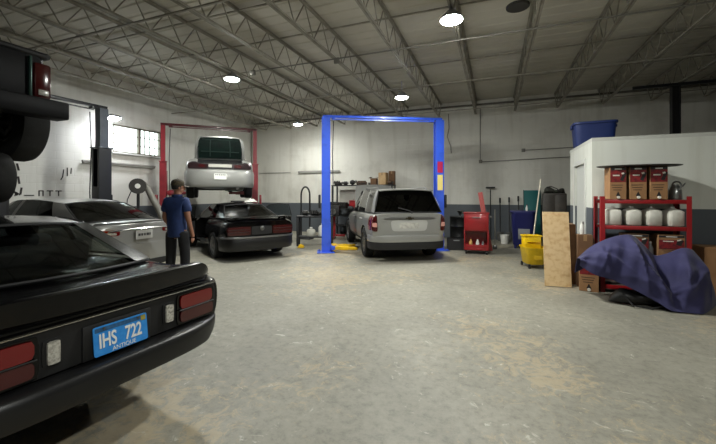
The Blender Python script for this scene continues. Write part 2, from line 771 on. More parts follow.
def wall_material(name, axis, stripe=1.19, base=(214, 212, 203), stain=(176, 172, 160), low=(82, 87, 92), block=True, dirt=.5):
    m = bpy.data.materials.new(name)
    m.use_nodes = True
    nt = m.node_tree
    L = nt.links
    b = nt.nodes['Principled BSDF']
    b.inputs['Roughness'].default_value = .62
    g = nt.nodes.new('ShaderNodeNewGeometry')
    sp = nt.nodes.new('ShaderNodeSeparateXYZ')
    L.new(g.outputs['Position'], sp.inputs[0])
    cb = nt.nodes.new('ShaderNodeCombineXYZ')
    L.new(sp.outputs['X' if axis == 'x' else 'Y'], cb.inputs['X'])
    L.new(sp.outputs['Z'], cb.inputs['Y'])
    n = nt.nodes.new('ShaderNodeTexNoise')
    n.inputs['Scale'].default_value = .9
    n.inputs['Detail'].default_value = 7
    n.inputs['Roughness'].default_value = .65
    L.new(g.outputs['Position'], n.inputs['Vector'])
    r = nt.nodes.new('ShaderNodeValToRGB')
    r.color_ramp.elements[0].position = .5
    r.color_ramp.elements[0].color = lin(base)
    r.color_ramp.elements[1].position = .46 + .4 / max(dirt, .1) * .5
    r.color_ramp.elements[1].color = lin(stain)
    L.new(n.outputs['Fac'], r.inputs['Fac'])
    # runs of dirt: noise stretched down the wall
    mp = nt.nodes.new('ShaderNodeMapping')
    mp.inputs['Scale'].default_value = (2.6, .22, 1)
    L.new(cb.outputs[0], mp.inputs['Vector'])
    n2 = nt.nodes.new('ShaderNodeTexNoise')
    n2.inputs['Scale'].default_value = 1.6
    n2.inputs['Detail'].default_value = 6
    L.new(mp.outputs[0], n2.inputs['Vector'])
    r2 = nt.nodes.new('ShaderNodeValToRGB')
    r2.color_ramp.elements[0].position = .52
    r2.color_ramp.elements[0].color = (1, 1, 1, 1)
    r2.color_ramp.elements[1].position = .8
    r2.color_ramp.elements[1].color = lin((196, 190, 178))
    L.new(n2.outputs['Fac'], r2.inputs['Fac'])
    mul = nt.nodes.new('ShaderNodeMix')
    mul.data_type = 'RGBA'
    mul.blend_type = 'MULTIPLY'
    mul.inputs['Factor'].default_value = .4
    L.new(r.outputs['Color'], mul.inputs['A'])
    L.new(r2.outputs['Color'], mul.inputs['B'])
    cmp_ = nt.nodes.new('ShaderNodeMath')
    cmp_.operation = 'GREATER_THAN'
    cmp_.inputs[1].default_value = stripe
    L.new(sp.outputs['Z'], cmp_.inputs[0])
    mx = nt.nodes.new('ShaderNodeMix')
    mx.data_type = 'RGBA'
    mx.inputs['A'].default_value = lin(low)
    L.new(cmp_.outputs[0], mx.inputs['Factor'])
    L.new(mul.outputs['Result'], mx.inputs['B'])
    L.new(mx.outputs['Result'], b.inputs['Base Color'])
    if block:
        br = nt.nodes.new('ShaderNodeTexBrick')
        br.inputs['Scale'].default_value = 1.0
        br.inputs['Brick Width'].default_value = .4
        br.inputs['Row Height'].default_value = .2
        br.inputs['Mortar Size'].default_value = .008
        br.inputs['Mortar Smooth'].default_value = .6
        br.inputs['Color1'].default_value = br.inputs['Color2'].default_value = (1, 1, 1, 1)
        br.inputs['Mortar'].default_value = (0, 0, 0, 1)
        L.new(cb.outputs[0], br.inputs['Vector'])
        bp = nt.nodes.new('ShaderNodeBump')
        bp.inputs['Strength'].default_value = .35
        bp.inputs['Distance'].default_value = .01
        L.new(br.outputs['Color'], bp.inputs['Height'])
        L.new(bp.outputs['Normal'], b.inputs['Normal'])
    return m


W_BACK = wall_material('painted_block_back', 'x', dirt=.5, stain=(180, 176, 165))
W_LEFT = wall_material('painted_block_left', 'y', base=(214, 213, 206), dirt=.6)
W_DIM = wall_material('darkened_unseen_block', 'x', base=(96, 94, 88), stain=(74, 72, 68), low=(60, 62, 64), dirt=.6)  # unseen front and right walls, coloured dark to cut reflections and bounce light
W_OFF = wall_material('office_paint', 'x', stripe=1.3, base=(214, 216, 208), stain=(206, 207, 198), low=(84, 90, 96), block=False, dirt=.3)


def floor_material():
    m = bpy.data.materials.new('worn_concrete')
    m.use_nodes = True
    nt = m.node_tree
    L = nt.links
    b = nt.nodes['Principled BSDF']
    g = nt.nodes.new('ShaderNodeNewGeometry')

    def noise(scale, detail=6, rough=.6, dist=0.0):
        n = nt.nodes.new('ShaderNodeTexNoise')
        n.inputs['Scale'].default_value = scale
        n.inputs['Detail'].default_value = detail
        n.inputs['Roughness'].default_value = rough
        n.inputs['Distortion'].default_value = dist
        L.new(g.outputs['Position'], n.inputs['Vector'])
        return n.outputs['Fac']

    def ramp(src, stops):
        r = nt.nodes.new('ShaderNodeValToRGB')
        while len(r.color_ramp.elements) < len(stops):
            r.color_ramp.elements.new(.5)
        for e, (p, c) in zip(r.color_ramp.elements, stops):
            e.position = p
            e.color = lin(c)
        L.new(src, r.inputs['Fac'])
        return r.outputs['Color']

    def mix(f, a, c, mode='MIX', fac=None):
        x = nt.nodes.new('ShaderNodeMix')
        x.data_type = 'RGBA'
        x.blend_type = mode
        if f is not None:
            L.new(f, x.inputs['Factor'])
        else:
            x.inputs['Factor'].default_value = fac
        L.new(a, x.inputs['A'])
        if isinstance(c, tuple):
            x.inputs['B'].default_value = lin(c)
        else:
            L.new(c, x.inputs['B'])
        return x.outputs['Result']

    base = ramp(noise(.55, 8, .62, .4), [(.3, (122, 119, 108)), (.52, (143, 140, 127)), (.72, (160, 155, 140))])
    fine = ramp(noise(13.0, 10, .78), [(.30, (150, 150, 150)), (.5, (226, 226, 226)), (.72, (255, 255, 255))])
    c = mix(None, base, fine, 'MULTIPLY', .75)
    # worn tan patches where the paint has gone
    big = noise(.42, 3, .5)
    edge = noise(6.5, 12, .8, 1.0)
    am = nt.nodes.new('ShaderNodeMath')
    am.operation = 'MULTIPLY'
    L.new(big, am.inputs[0])
    L.new(edge, am.inputs[1])
    pm = nt.nodes.new('ShaderNodeMapRange')
    pm.inputs['From Min'].default_value = .275
    pm.inputs['From Max'].default_value = .315
    pm.inputs['To Max'].default_value = .42
    L.new(am.outputs[0], pm.inputs['Value'])
    c = mix(pm.outputs['Result'], c, (178, 158, 122))
    # pale scuffs
    sc = nt.nodes.new('ShaderNodeMapRange')
    sc.inputs['From Min'].default_value = .60
    sc.inputs['From Max'].default_value = .66
    sc.inputs['To Max'].default_value = .6
    L.new(noise(4.6, 12, .72, 1.6), sc.inputs['Value'])
    c = mix(sc.outputs['Result'], c, (190, 186, 172))
    # oil stains
    st = nt.nodes.new('ShaderNodeMapRange')
    st.inputs['From Min'].default_value = .64
    st.inputs['From Max'].default_value = .8
    st.inputs['To Max'].default_value = .5
    L.new(noise(1.1, 4, .5, .3), st.inputs['Value'])
    c = mix(st.outputs['Result'], c, (84, 84, 80))
    L.new(c, b.inputs['Base Color'])
    rr = nt.nodes.new('ShaderNodeMapRange')
    rr.inputs['To Min'].default_value = .42
    rr.inputs['To Max'].default_value = .7
    L.new(noise(2.2, 5), rr.inputs['Value'])
    L.new(rr.outputs['Result'], b.inputs['Roughness'])
    bp = nt.nodes.new('ShaderNodeBump')
    bp.inputs['Strength'].default_value = .25
    bp.inputs['Distance'].default_value = .006
    L.new(noise(9, 8, .7), bp.inputs['Height'])
    L.new(bp.outputs['Normal'], b.inputs['Normal'])
    return m


DECK = mat('roof_deck_paint', (196, 192, 180), .7, noise=(.8, (174, 170, 158), .4, .75))
JOIST = mat('joist_paint', (146, 142, 130), .65, noise=(4, (116, 111, 100), .4, .75))
TRIMW = mat('white_trim', (206, 207, 202), .5)
CONDUIT = mat('conduit_grey', (118, 116, 110), .5, .3)
DARKSTEEL = mat('dark_steel_post', (22, 23, 25), .5, .2)
LEDGLOW = mat('led_diffuser', (250, 252, 255), .4, emit=((250, 252, 246), LED))
WALLGLOW = mat('wall_lamp_diffuser', (250, 252, 255), .4, emit=((244, 248, 255), LED * .3))
LEDSOFT = mat('led_diffuser_soft', (250, 252, 255), .4, emit=((250, 252, 246), LED * .62))
HOUSING = mat('lamp_housing', (128, 130, 132), .45, .4)


def wbox(name, lo, hi, m):
    mb = MB()
    c = [(a + b) / 2 for a, b in zip(lo, hi)]
    mb.box(c, [b - a for a, b in zip(lo, hi)])
    return struct(mb.build(name, m))


wbox('floor', (XL - .2, YF - .2, -.2), (XR + .2, YB + .2, 0), floor_material())
wbox('wall_back', (XL - .2, YB, 0), (XR + .2, YB + .2, ZD + .1), W_BACK)
wbox('wall_right', (XR, YF, 0), (XR + .2, YB, ZD + .1), W_DIM)
wbox('wall_front', (XL - .2, YF - .2, 0), (XR + .2, YF, ZD + .1), W_DIM)

# wall with the window opening
WY0, WY1, WZ0, WZ1 = 6.78, 8.32, 2.74, 3.53
mb = MB()
for lo, hi in (((YF, 0), (WY0, ZD + .1)), ((WY1, 0), (YB, ZD + .1)), ((WY0, 0), (WY1, WZ0)), ((WY0, WZ1), (WY1, ZD + .1))):
    mb.box((XL - .1, (lo[0] + hi[0]) / 2, (lo[1] + hi[1]) / 2), (.2, hi[0] - lo[0], hi[1] - lo[1]))
struct(mb.build('wall_left', W_LEFT))

w = MB()
wx = XL - .06
for y0, y1 in ((WY0, WY0 + .82), (WY0 + .82, WY1)):
    for yy in (y0 + .02, y1 - .02):
        w.box((wx, yy, (WZ0 + WZ1) / 2), (.08, .04, WZ1 - WZ0))
    for zz in (WZ0 + .02, WZ1 - .02):
        w.box((wx, (y0 + y1) / 2, zz), (.08, y1 - y0, .04))
win = struct(w.build('window_1', mat('window_frame_paint', (120, 112, 98), .6)))
g = MB()
for y0, y1, nx, nz in ((WY0, WY0 + .82, 1, 3), (WY0 + .82, WY1, 4, 3)):
    for k in range(1, nx):
        g.box((wx, lerp(y0, y1, k / nx), (WZ0 + WZ1) / 2), (.03, .022, WZ1 - WZ0 - .06))
    for k in range(1, nz):
        g.box((wx, (y0 + y1) / 2, lerp(WZ0, WZ1, k / nz)), (.03, y1 - y0 - .06, .022))
g.build('window_bar', MATS['window_frame_paint'], win)
g = MB()
g.box((wx - .01, (WY0 + WY1) / 2, (WZ0 + WZ1) / 2), (.008, WY1 - WY0 - .02, WZ1 - WZ0 - .02))
g.build('window_pane', glass_mat('window_glass', (225, 232, 228)), win)
s = MB()
s.box((XL + .03, (WY0 + WY1) / 2, WZ0 - .03), (.1, WY1 - WY0 + .1, .05), bev=.006)
s.build('window_sill', TRIMW, win)

# ribbed roof deck
mb = MB()
prof = []
y = YF
while y < YB:
    prof += [(y, ZD), (y + .2, ZD), (y + .225, ZD + .014), (y + .275, ZD + .014)]
    y += .3
prof.append((YB, ZD))
mb.loft([[Vector((x, a, b)) for a, b in prof] + [Vector((x, YB, ZD + .2)), Vector((x, YF, ZD + .2))] for x in (XL, XR)])
struct(mb.build('ceiling', DECK, angle=20))

# open web joists
JX = [-.58 + 1.2 * k for k in range(-7, 7)]
ZT, ZBOT = ZD - .035, ZD - .56


def joist_mesh():
    mb = MB()
    y0, y1 = YF + .02, YB - .02
    ya, yb = y0 + .35, y1 - .35
    for sx in (-.022, .022):
        mb.box((sx, (y0 + y1) / 2, ZT - .003), (.034, y1 - y0, .008))
        mb.box((sx * .35, (y0 + y1) / 2, ZT - .025), (.006, y1 - y0, .05))
        mb.box((sx, (ya + yb) / 2, ZBOT + .003), (.034, yb - ya, .008))
        mb.box((sx * .35, (ya + yb) / 2, ZBOT + .025), (.006, yb - ya, .05))
    pitch = .62
    n = int((yb - ya) / pitch)
    pitch = (yb - ya) / n
    for k in range(n):
        a = ya + k * pitch
        mb.tube([(0, a, ZBOT + .02), (0, a + pitch * .5, ZT - .02)], .011, 6)
        mb.tube([(0, a + pitch * .5, ZT - .02), (0, a + pitch, ZBOT + .02)], .011, 6)
    for a, e in ((ya, y0), (yb, y1)):
        mb.tube([(0, a, ZBOT + .02), (0, e, ZT - .02)], .014, 6)
    return mb.build('beam', JOIST)


j0 = struct(joist_mesh())
for i, x in enumerate(JX):
    o = j0 if i == 0 else j0.copy()
    if i:
        col.objects.link(o)
    o.location = (x, 0, 0)
# bridging angles across the joists and the ledger along the back wall
t0 = None
for i, (yy, zz) in enumerate(((-1.2, ZT - .012), (1.2, ZT - .012), (2.6, ZT - .012), (3.9, ZBOT - .01), (5.0, ZT - .012), (6.2, ZT - .012), (7.6, ZT - .012), (8.7, ZBOT - .01), (8.75, ZT - .012), (10.5, ZT - .012), (11.6, ZBOT - .01))):
    mb = MB()
    mb.box(((XL + XR) / 2, yy, zz - .012), (XR - XL - .04, .03, .022))
    struct(mb.build('trim_%d' % (i + 1), JOIST))
mb = MB()
mb.box(((XL + XR) / 2, YB - .03, ZD - .16), (XR - XL - .02, .05, .06), bev=.006)
struct(mb.build('trim_12', mat('dark_ledger', (98, 94, 86), .6)))

# steel column and beam behind the office
mb = MB()
cx, cy = 4.05, 10.64
for s in (-1, 1):
    mb.box((cx + s * .075, cy, 2.07), (.014, .15, 4.14))
mb.box((cx, cy, 2.07), (.15, .012, 4.14))
mb.box((cx, cy, .012), (.3, .3, .02))
mb.box((cx, cy, 4.128), (.3, .22, .016))
struct(mb.build('column', DARKSTEEL))
mb = MB()
for s in (-1, 1):
    mb.box(((3.2 + XR) / 2 - .01, cy + .0, 4.17 + s * .03), (XR - 3.2 - .03, .07, .01))
mb.box(((3.2 + XR) / 2 - .01, cy, 4.17), (XR - 3.2 - .03, .01, .055))
struct(mb.build('beam', DARKSTEEL))

# ------------------------------------------------------------------ the white office box
OX, OY, OH, OD = 1.55, 7.03, 2.43, 8.8
mb = MB()
mb.box(((OX + XR) / 2 - .01, OY + .06, OH / 2), (XR - OX - .02, .12, OH))
struct(mb.build('wall_office_front', W_OFF))
W_OFS = wall_material('office_side_paint', 'y', stripe=1.3, base=(214, 216, 208), stain=(206, 207, 198), low=(84, 90, 96), block=False, dirt=.3)
mb = MB()
D0, D1, DH = 7.5, 8.36, 2.1
for lo, hi in (((OY + .125, 0), (D0, OH)), ((D1, 0), (OD, OH)), ((D0, DH), (D1, OH))):
    mb.box((OX + .06, (lo[0] + hi[0]) / 2, (lo[1] + hi[1]) / 2), (.12, hi[0] - lo[0], hi[1] - lo[1]))
struct(mb.build('wall_office_side', W_OFS))
mb = MB()
mb.box(((OX + XR) / 2, OD + .06, OH / 2), (XR - OX - .02, .12, OH))
struct(mb.build('wall_office_rear', W_OFF))
mb = MB()
mb.box(((OX + XR) / 2 - .01, (OY + OD + .12) / 2, OH + .03), (XR - OX - .02, OD - OY + .12, .06))
struct(mb.build('ceiling_office', mat('office_roof_edge', (196, 197, 190), .6)))
mb = MB()
mb.box((OX + .05, (D0 + D1) / 2, DH / 2), (.045, D1 - D0 - .02, DH - .02))
d = struct(mb.build('door_1', mat('office_door_paint', (196, 198, 194), .45)))
mb = MB()
mb.ball((OX - .02, D0 + .09, 1.0), .03)
mb.cyl((OX - .02, D0 + .09, 1.0), (OX + .04, D0 + .09, 1.0), .012)
mb.build('door_knob', STEEL, d)
mb = MB()
for yy in (D0 - .04, D1 + .04):
    mb.box((OX - .012, yy, DH / 2 + .04), (.02, .08, DH + .08))
mb.box((OX - .012, (D0 + D1) / 2, DH + .04), (.02, D1 - D0, .08))
struct(mb.build('trim_13', TRIMW))


# ------------------------------------------------------------------ lamps
def led_lamp(x, y, z, label, r=.15, glow=None):
    t = thing('ceiling_lamp', label, 'lamp', (x, y, z), 0, 'round shop lamps under the roof')
    mb = MB()
    mb.lathe([(.03, .12), (.07, .11), (r * .8, .05), (r * 1.06, .0), (r * 1.02, -.015)], n=28)
    mb.cyl((0, 0, .1), (0, 0, ZBOT - z), .012)
    mb.build('lamp_housing', HOUSING, t)
    mb = MB()
    mb.lathe([(r * .98, -.018), (r * .92, -.03), (r * .6, -.042), (.001, -.046)], n=28)
    mb.build('diffuser', glow or LEDGLOW, t)
    return t


led_lamp(-.58, 5.28, 4.08, 'blazing white lamp under the joist nearest the camera', .16)
led_lamp(-2.06, 8.24, 3.86, 'blazing white lamp above the blue two-post lift', glow=LEDSOFT)
led_lamp(-5.38, 6.24, 4.08, 'blazing white lamp high between joists above the standing man')
led_lamp(-6.6, 11.1, 4.08, 'small white lamp near the back wall between the two raised crossbeams', glow=LEDSOFT)
for x, y in ADDED_FILL_LAMPS:
    led_lamp(x, y, 4.08, 'fill lamp added under the roof, unseen behind the camera', .16)
t = thing('wall_lamp', 'white flood lamp on the wall above the barred window', 'lamp', (-9.5, 6.45, 3.55))
mb = MB()
mb.box((0, 0, .05), (.22, .3, .06), (0, R(-15), 0), .015)
mb.tube([(-.1, 0, .07), (-.3, 0, .16), (-.495, 0, .16)], .018)
mb.box((-.48, 0, .16), (.03, .12, .12))
mb.build('lamp_housing', HOUSING, t)
mb = MB()
mb.box((0.008, 0, .012), (.2, .27, .02), (0, R(-15), 0), .006)
mb.build('diffuser', WALLGLOW, t)

# round dark ceiling speaker / vent plate
t = thing('ceiling_vent', 'round dark vent plate fixed flat to the roof deck', 'vent', (.38, 6.70, ZD - .03))
mb = MB()
mb.lathe([(.19, .028), (.19, .0), (.17, -.01), (.15, -.006)], n=32)
mb.build('rim', mat('vent_dark', (52, 50, 46), .6), t)
mb = MB()
for k in range(5):
    r = .03 + .025 * k
    mb.lathe([(r, -.004), (r + .012, -.004), (r + .012, .004), (r, .004), (r, -.004)], n=28, cap=False)
mb.box((0, 0, .012), (.3, .3, .004))
mb.build('grille', MATS['vent_dark'], t)


def wall_tube(x0, y0, z0, x1, y1, z1, label):
    """A bare fluorescent batten fixed along a wall."""
    t = thing('wall_lamp', label, 'lamp', ((x0 + x1) / 2, (y0 + y1) / 2, (z0 + z1) / 2), math.atan2(y1 - y0, x1 - x0))
    L = math.hypot(x1 - x0, y1 - y0)
    mb = MB()
    mb.box((0, 0, .02), (L, .07, .05), bev=.008)
    mb.build('batten', mat_batten, t)
    mb = MB()
    mb.cyl((-L / 2 + .05, 0, -.025), (L / 2 - .05, 0, -.025), .018, n=12)
    mb.build('tube', mat_tube, t)
    for s in (-1, 1):
        mb = MB()
        mb.box((s * (L / 2 - .03), 0, -.02), (.04, .05, .05), bev=.005)
        mb.build('end_cap', mat_batten, t)
    return t


mat_batten = mat('batten_grey', (150, 148, 142), .5)
mat_tube = mat('unlit_tube', (190, 190, 184), .3)
wall_tube(-9.94, 5.95, 2.42, -9.94, 8.05, 2.36, 'long unlit fluorescent batten on the white wall below the window')
wall_tube(-7.62, 12.84, 2.47, -5.75, 12.84, 2.47, 'long unlit fluorescent batten on the back wall beside the blue post')

# conduits
def conduit(pts, label, r=.012, boxes=()):
    t = thing('wall_mounted_conduit', label, 'pipe', pts[0])
    o = Vector(pts[0])
    mb = MB()
    mb.tube([Vector(p) - o for p in pts], r, 8)
    mb.build('pipe', CONDUIT, t)
    for b in boxes:
        mb = MB()
        mb.box(Vector(b) - o, (.11, .05, .11), bev=.008)
        mb.build('junction_box', CONDUIT, t)
    return t


yb = YB - .03
conduit([(-.45, yb, 4.5), (-.45, yb, 2.72), (-.42, yb, 2.66), (2.6, yb, 2.74)], 'thin conduit dropping down the back wall then running to the office', .013, [(-.44, yb, 2.68)])
conduit([(.9, yb, 3.0), (2.8, yb, 3.04)], 'short thin conduit high on the back wall above the teal board', .011, [(.9, yb, 3.0)])
conduit([(-8.02, yb, 2.47), (-9.6, yb, 2.47)], 'thin conduit along the back wall behind the raised car', .01)
conduit([(-5.0, 6.35, ZBOT - .03), (-.6, 6.35, ZBOT - .03), (3.5, 6.35, ZBOT - .03)], 'long straight conduit slung beneath the joists', .014, [(-2.9, 6.35, ZBOT - .07), (-4.9, 6.35, ZBOT - .06)])
conduit([(-1.52, yb, 4.4), (-1.5, yb, 3.9), (-1.56, yb, 3.6), (-1.44, yb, 3.25), (-1.42, yb, 3.0)], 'dark kinked cable hanging down the back wall by the blue post', .014)
t = tag(MB().tube([(-9.9, 12.8, 0.01), (-9.9, 12.8, 4.7)], .06, 12).build('drain_pipe', mat('drain_pipe_paint', (160, 158, 148), .5)), 'pale vertical drain pipe standing in the back corner', 'pipe')
# ------------------------------------------------------------------ black muscle car
def plate(parent, x, y, z, w, h, m, tilt=0.0, name='license_plate', frame=None):
    mb = MB()
    poly = []
    r = .012
    for cx, cz, a0 in ((w / 2 - r, h / 2 - r, 0), (-w / 2 + r, h / 2 - r, 90), (-w / 2 + r, -h / 2 + r, 180), (w / 2 - r, -h / 2 + r, 270)):
        for k in range(5):
            a = R(a0 + 90 * k / 4)
            poly.append((cx + r * math.cos(a), cz + r * math.sin(a)))
    M = Matrix.Translation((x, y, z)) @ Matrix.Rotation(tilt, 4, 'X') @ Matrix.Rotation(R(90), 4, 'X')
    mb.prism(poly, -.003, .003, M)
    return mb.build(name, m, parent), M


def lay_text(txt, size, M, off, m, parent, squash=.62, name='lettering', depth=.0015, bold=0.0):
    me = text_mesh(txt, size, squash, depth, bold)
    me.transform(M @ Matrix.Translation(off))
    return link_mesh(name, me, m, parent, 30)


def muscle_car():
    rz = math.atan2(.06, -.998) - PI / 2
    t = thing('muscle_car', 'glossy black fastback coupe with blue plate, nearest the camera', 'car', (-2.065, 1.475, 0), rz)
    S = [
        sec(.08, .80, .885, .885, .84, .40, .48, .62, .80, .855, .015),
        sec(.30, .84, .93, .925, .86, .33, .42, .60, .83, .915, .018),
        sec(.80, .88, .945, .93, .845, .25, .36, .58, .85, .955, .02),
        sec(1.30, .89, .945, .925, .82, .22, .33, .58, .85, .965, .02),
        sec(1.90, .88, .925, .905, .80, .21, .32, .57, .84, .945, .02),
        sec(2.80, .87, .92, .90, .80, .21, .32, .57, .83, .93, .02),
        sec(3.30, .87, .93, .905, .80, .21, .32, .57, .82, .93, .03),
        sec(4.00, .86, .925, .90, .72, .24, .34, .56, .80, .90, .04),
        sec(4.50, .80, .86, .83, .60, .28, .36, .52, .72, .80, .04),
        sec(4.85, .62, .68, .66, .50, .34, .40, .50, .62, .68, .03),
    ]
    body, bv = car_body(S, t, BLACKPAINT, [(1.16, .33, .40, .62), (3.92, .33, .39, .62)], cabin=(1.35, 3.25, .76, .42, 1.2, .74))
    belt = [(.78, .70, .962), (1.24, .80, .955), (1.92, .80, .94), (2.02, .80, .94), (2.95, .79, .935), (3.42, .72, .935)]
    top = [(1.42, .55, 1.255), (1.56, .58, 1.275), (2.0, .61, 1.30), (2.08, .61, 1.302), (2.42, .595, 1.295), (2.52, .58, 1.28)]
    greenhouse(t, belt, top, ['p', 'w', 'p', 'w', 'p'], BLACKPAINT, GLASS_T, crown=.035, deck_crown=.02, br=.2, bf=.22, brt=.07, rear_glass=GLASS_T, sail=.13)
    for sx in (-.38, .38):
        seat(t, sx, 2.45, .42)
    seat(t, 0, 1.75, .40, 1.2, 'rear_seat')
    mb = MB()
    ring = [(-.38 + .18 * math.cos(a), 2.92 + .06 * math.sin(a), .86 + .17 * math.sin(a)) for a in [2 * PI * k / 20 for k in range(20)]]
    mb.tube(ring, .014, 6, closed=True)
    mb.tube([(-.56, 2.92, .86), (-.2, 2.92, .86)], .014, 6)
    mb.build('steering_wheel', INTERIOR, t)
    # bumper
    path = rounded_end_path(.912, .62, 4.2, 56, -.02, 86)
    prof = [(-.05, .395), (0.012, .412), (.024, .44), (.026, .52), (.018, .553), (0.002, .566), (-.09, .575), (-.13, .56), (-.12, .42)]
    bp_ = sweep_plan(path, prof, 'rear_bumper', SATINBLACK, t, 40)
    for v in bp_.data.vertices:
        k = max(0.0, min(1.0, (.57 - v.co.z) / .16))
        v.co.z += .11 * k * smooth((abs(v.co.x) - .66) / .24)
    # dark lower pan
    mb = MB()
    mb.grid(lambda u, v: Vector(((-1 + 2 * u) * .62, lerp(.1, .7, v), lerp(.4, .24, v))), 6, 4, thick=.01)
    mb.build('rear_pan', DULLBLACK, t)
    # spoiler lip with wrapped ends
    def sp(u, v):
        x = -1 + 2 * u
        e = smooth((abs(x) - .74) / .26)
        k = v * 6
        P = [(.44, .956), (.22, .982), (.045, 1.012), (.012, 1.006), (.02, .975), (.06, .865), (.10, .85)]
        i = min(5, int(k))
        y, z = (lerp(a, b, k - i) for a, b in zip(P[i], P[i + 1]))
        X = .85 * abs(x)
        y += .12 * e ** 2 + .045 * x * x
        z = lerp(z, min(z, .845 + .18 * max(0, z - .86)), e)
        return Vector((math.copysign(X, x), y, z))
    mb = MB()
    mb.grid(sp, 60, 24)
    mb.build('spoiler', BLACKPAINT, t, 50)
    # tail panel, trim lines, lamps
    conform(bv, [(-.81, .585), (.81, .585), (.81, .825), (-.81, .825)], 'rear', 40, 6, .012, DULLBLACK, 'tail_panel', t, .02)
    mb = MB()

    def rear_y(x, z=.7):
        h = bv.ray_cast(Vector((x, -2, z)), Vector((0, 1, 0)), 4)
        return h[0].y if h[0] is not None else .2
    for z, r, lim in ((.832, .007, .79),):
        mb.tube([(x, rear_y(x, min(z, .80)) - .026, z) for x in [-lim + 2 * lim * i / 30 for i in range(31)]], r, 8)
    mb.build('trim_strip', CHROME, t)
    for sx in (-1, 1):
        q = lambda x0, x1, z0, z1: [(sx * x0, z0), (sx * x1, z0), (sx * x1, z1), (sx * x0, z1)]
        bez = conform(bv, q(.425, .785, .592, .808), 'rear', 14, 5, .022, BLACKPAINT, 'tail_lamp', t, .05)
        conform(bv, q(.45, .755, .702, .795), 'rear', 14, 4, .034, REDLAMP, 'lens', bez, .07, .02)
        conform(bv, q(.45, .765, .607, .688), 'rear', 14, 4, .034, REDLAMPD, 'lens', bez, .07, .02)
        mb = MB()
        for zz in (.695,):
            mb.tube([(sx * x, rear_y(x, .7) - .036, zz) for x in [.44 + .33 * i / 12 for i in range(13)]], .0045, 6)
        mb.build('lamp_trim', DULLBLACK, bez)
        rl = conform(bv, q(.31, .41, .63, .772), 'rear', 4, 4, .02, DULLBLACK, 'reverse_lamp', t, .08)
        conform(bv, q(.33, .39, .642, .76), 'rear', 4, 5, .032, WHITELAMP, 'lens', rl, .06, .02)
    # plate with its writing
    pl, M = plate(t, 0, .035, .682, .315, .165, PLATEBLUE, R(-6))
    mb = MB()
    mb.box((0, .07, .682), (.40, .03, .2), bev=.008)
    mb.build('plate_bracket', DULLBLACK, t)
    lay_text('IHS', .112, M, (-.082, -.006, .005), PLATEWHITE, pl, .62, depth=.001, bold=.0022)
    lay_text('722', .112, M, (.068, -.006, .005), PLATEWHITE, pl, .62, depth=.001, bold=.0022)
    lay_text('ANTIQUE', .034, M, (.01, -.066, .0045), PLATEWHITE, pl, .95, depth=.001)
    top_ink = mat('plate_dark_band', (36, 74, 112), .4, noise=(60, (52, 98, 140), .35, .7))
    mb = MB()
    mb.prism([(-.148, .05), (.148, .05), (.148, .074), (-.148, .074)], .0025, .0042, M)
    mb.build('plate_band', top_ink, pl)
    mb = MB()
    mb.prism([(.118, .042), (.148, .042), (.148, .072), (.118, .072)], .0025, .0052, M)
    mb.build('sticker', mat('plate_sticker', (150, 140, 60), .5), pl)
    for px in (-.1, .1):
        mb = MB()
        mb.cyl(M @ Vector((px, .066, .003)), M @ Vector((px, .066, .009)), .007, n=10)
        mb.build('screw', STEEL, pl)
    # deck lid, doors, locks
    conform(bv, [(-.70, .36), (.70, .36), (.66, .76), (-.66, .76)], 'top', 20, 8, .004, BLACKPAINT, 'trunk_lid', t, .03)
    for sx, v in ((-1, 'left'), (1, 'right')):
        d = conform(bv, [(2.0, .36), (3.2, .36), (3.22, .83), (1.98, .83)], v, 12, 8, .004, BLACKPAINT, 'door', t, .02)
        door_handle(d, sx, .93, 2.15, .74, CHROME)
        mirror_on(t, sx * 1 and .84, 2.95, .98, BLACKPAINT, sx)
    conform(bv, [(-.60, 3.5), (.60, 3.5), (.5, 4.55), (-.5, 4.55)], 'top', 12, 10, .004, BLACKPAINT, 'hood', t, .03)
    conform(bv, [(-.55, .42), (.55, .42), (.5, .6), (-.5, .6)], 'front', 12, 5, .006, DULLBLACK, 'grille', t, .05)
    for sx in (-1, 1):
        mb = MB()
        mb.ball((sx * .56, 4.74, .60), (.1, .05, .085))
        mb.build('headlamp', WHITELAMP, t)
        mb = MB()
        mb.tube([(sx * .52, .9, .27), (sx * .54, .4, .29), (sx * .55, .3, .3)], .035, 10)
        mb.build('exhaust_pipe', STEEL, t)
    add_wheels(t, 'muscle', .33, .24, .2, ALLOY, (1.16, 3.92), .68)
    # bring the whole car to its true width
    for ch in [o for o in col.objects if o.parent == t]:
        if ch.name.split('.')[0] in ('wheel', 'license_plate', 'plate_bracket'):
            continue
        for o in [ch] + [g for g in col.objects if g.parent == ch]:
            o.data.transform(Matrix.Diagonal((.985 if ch.name.split('.')[0] in ('pillar', 'roof', 'side_window', 'rear_window', 'windshield') else .93, 1, 1, 1)))
    return t


muscle_car()


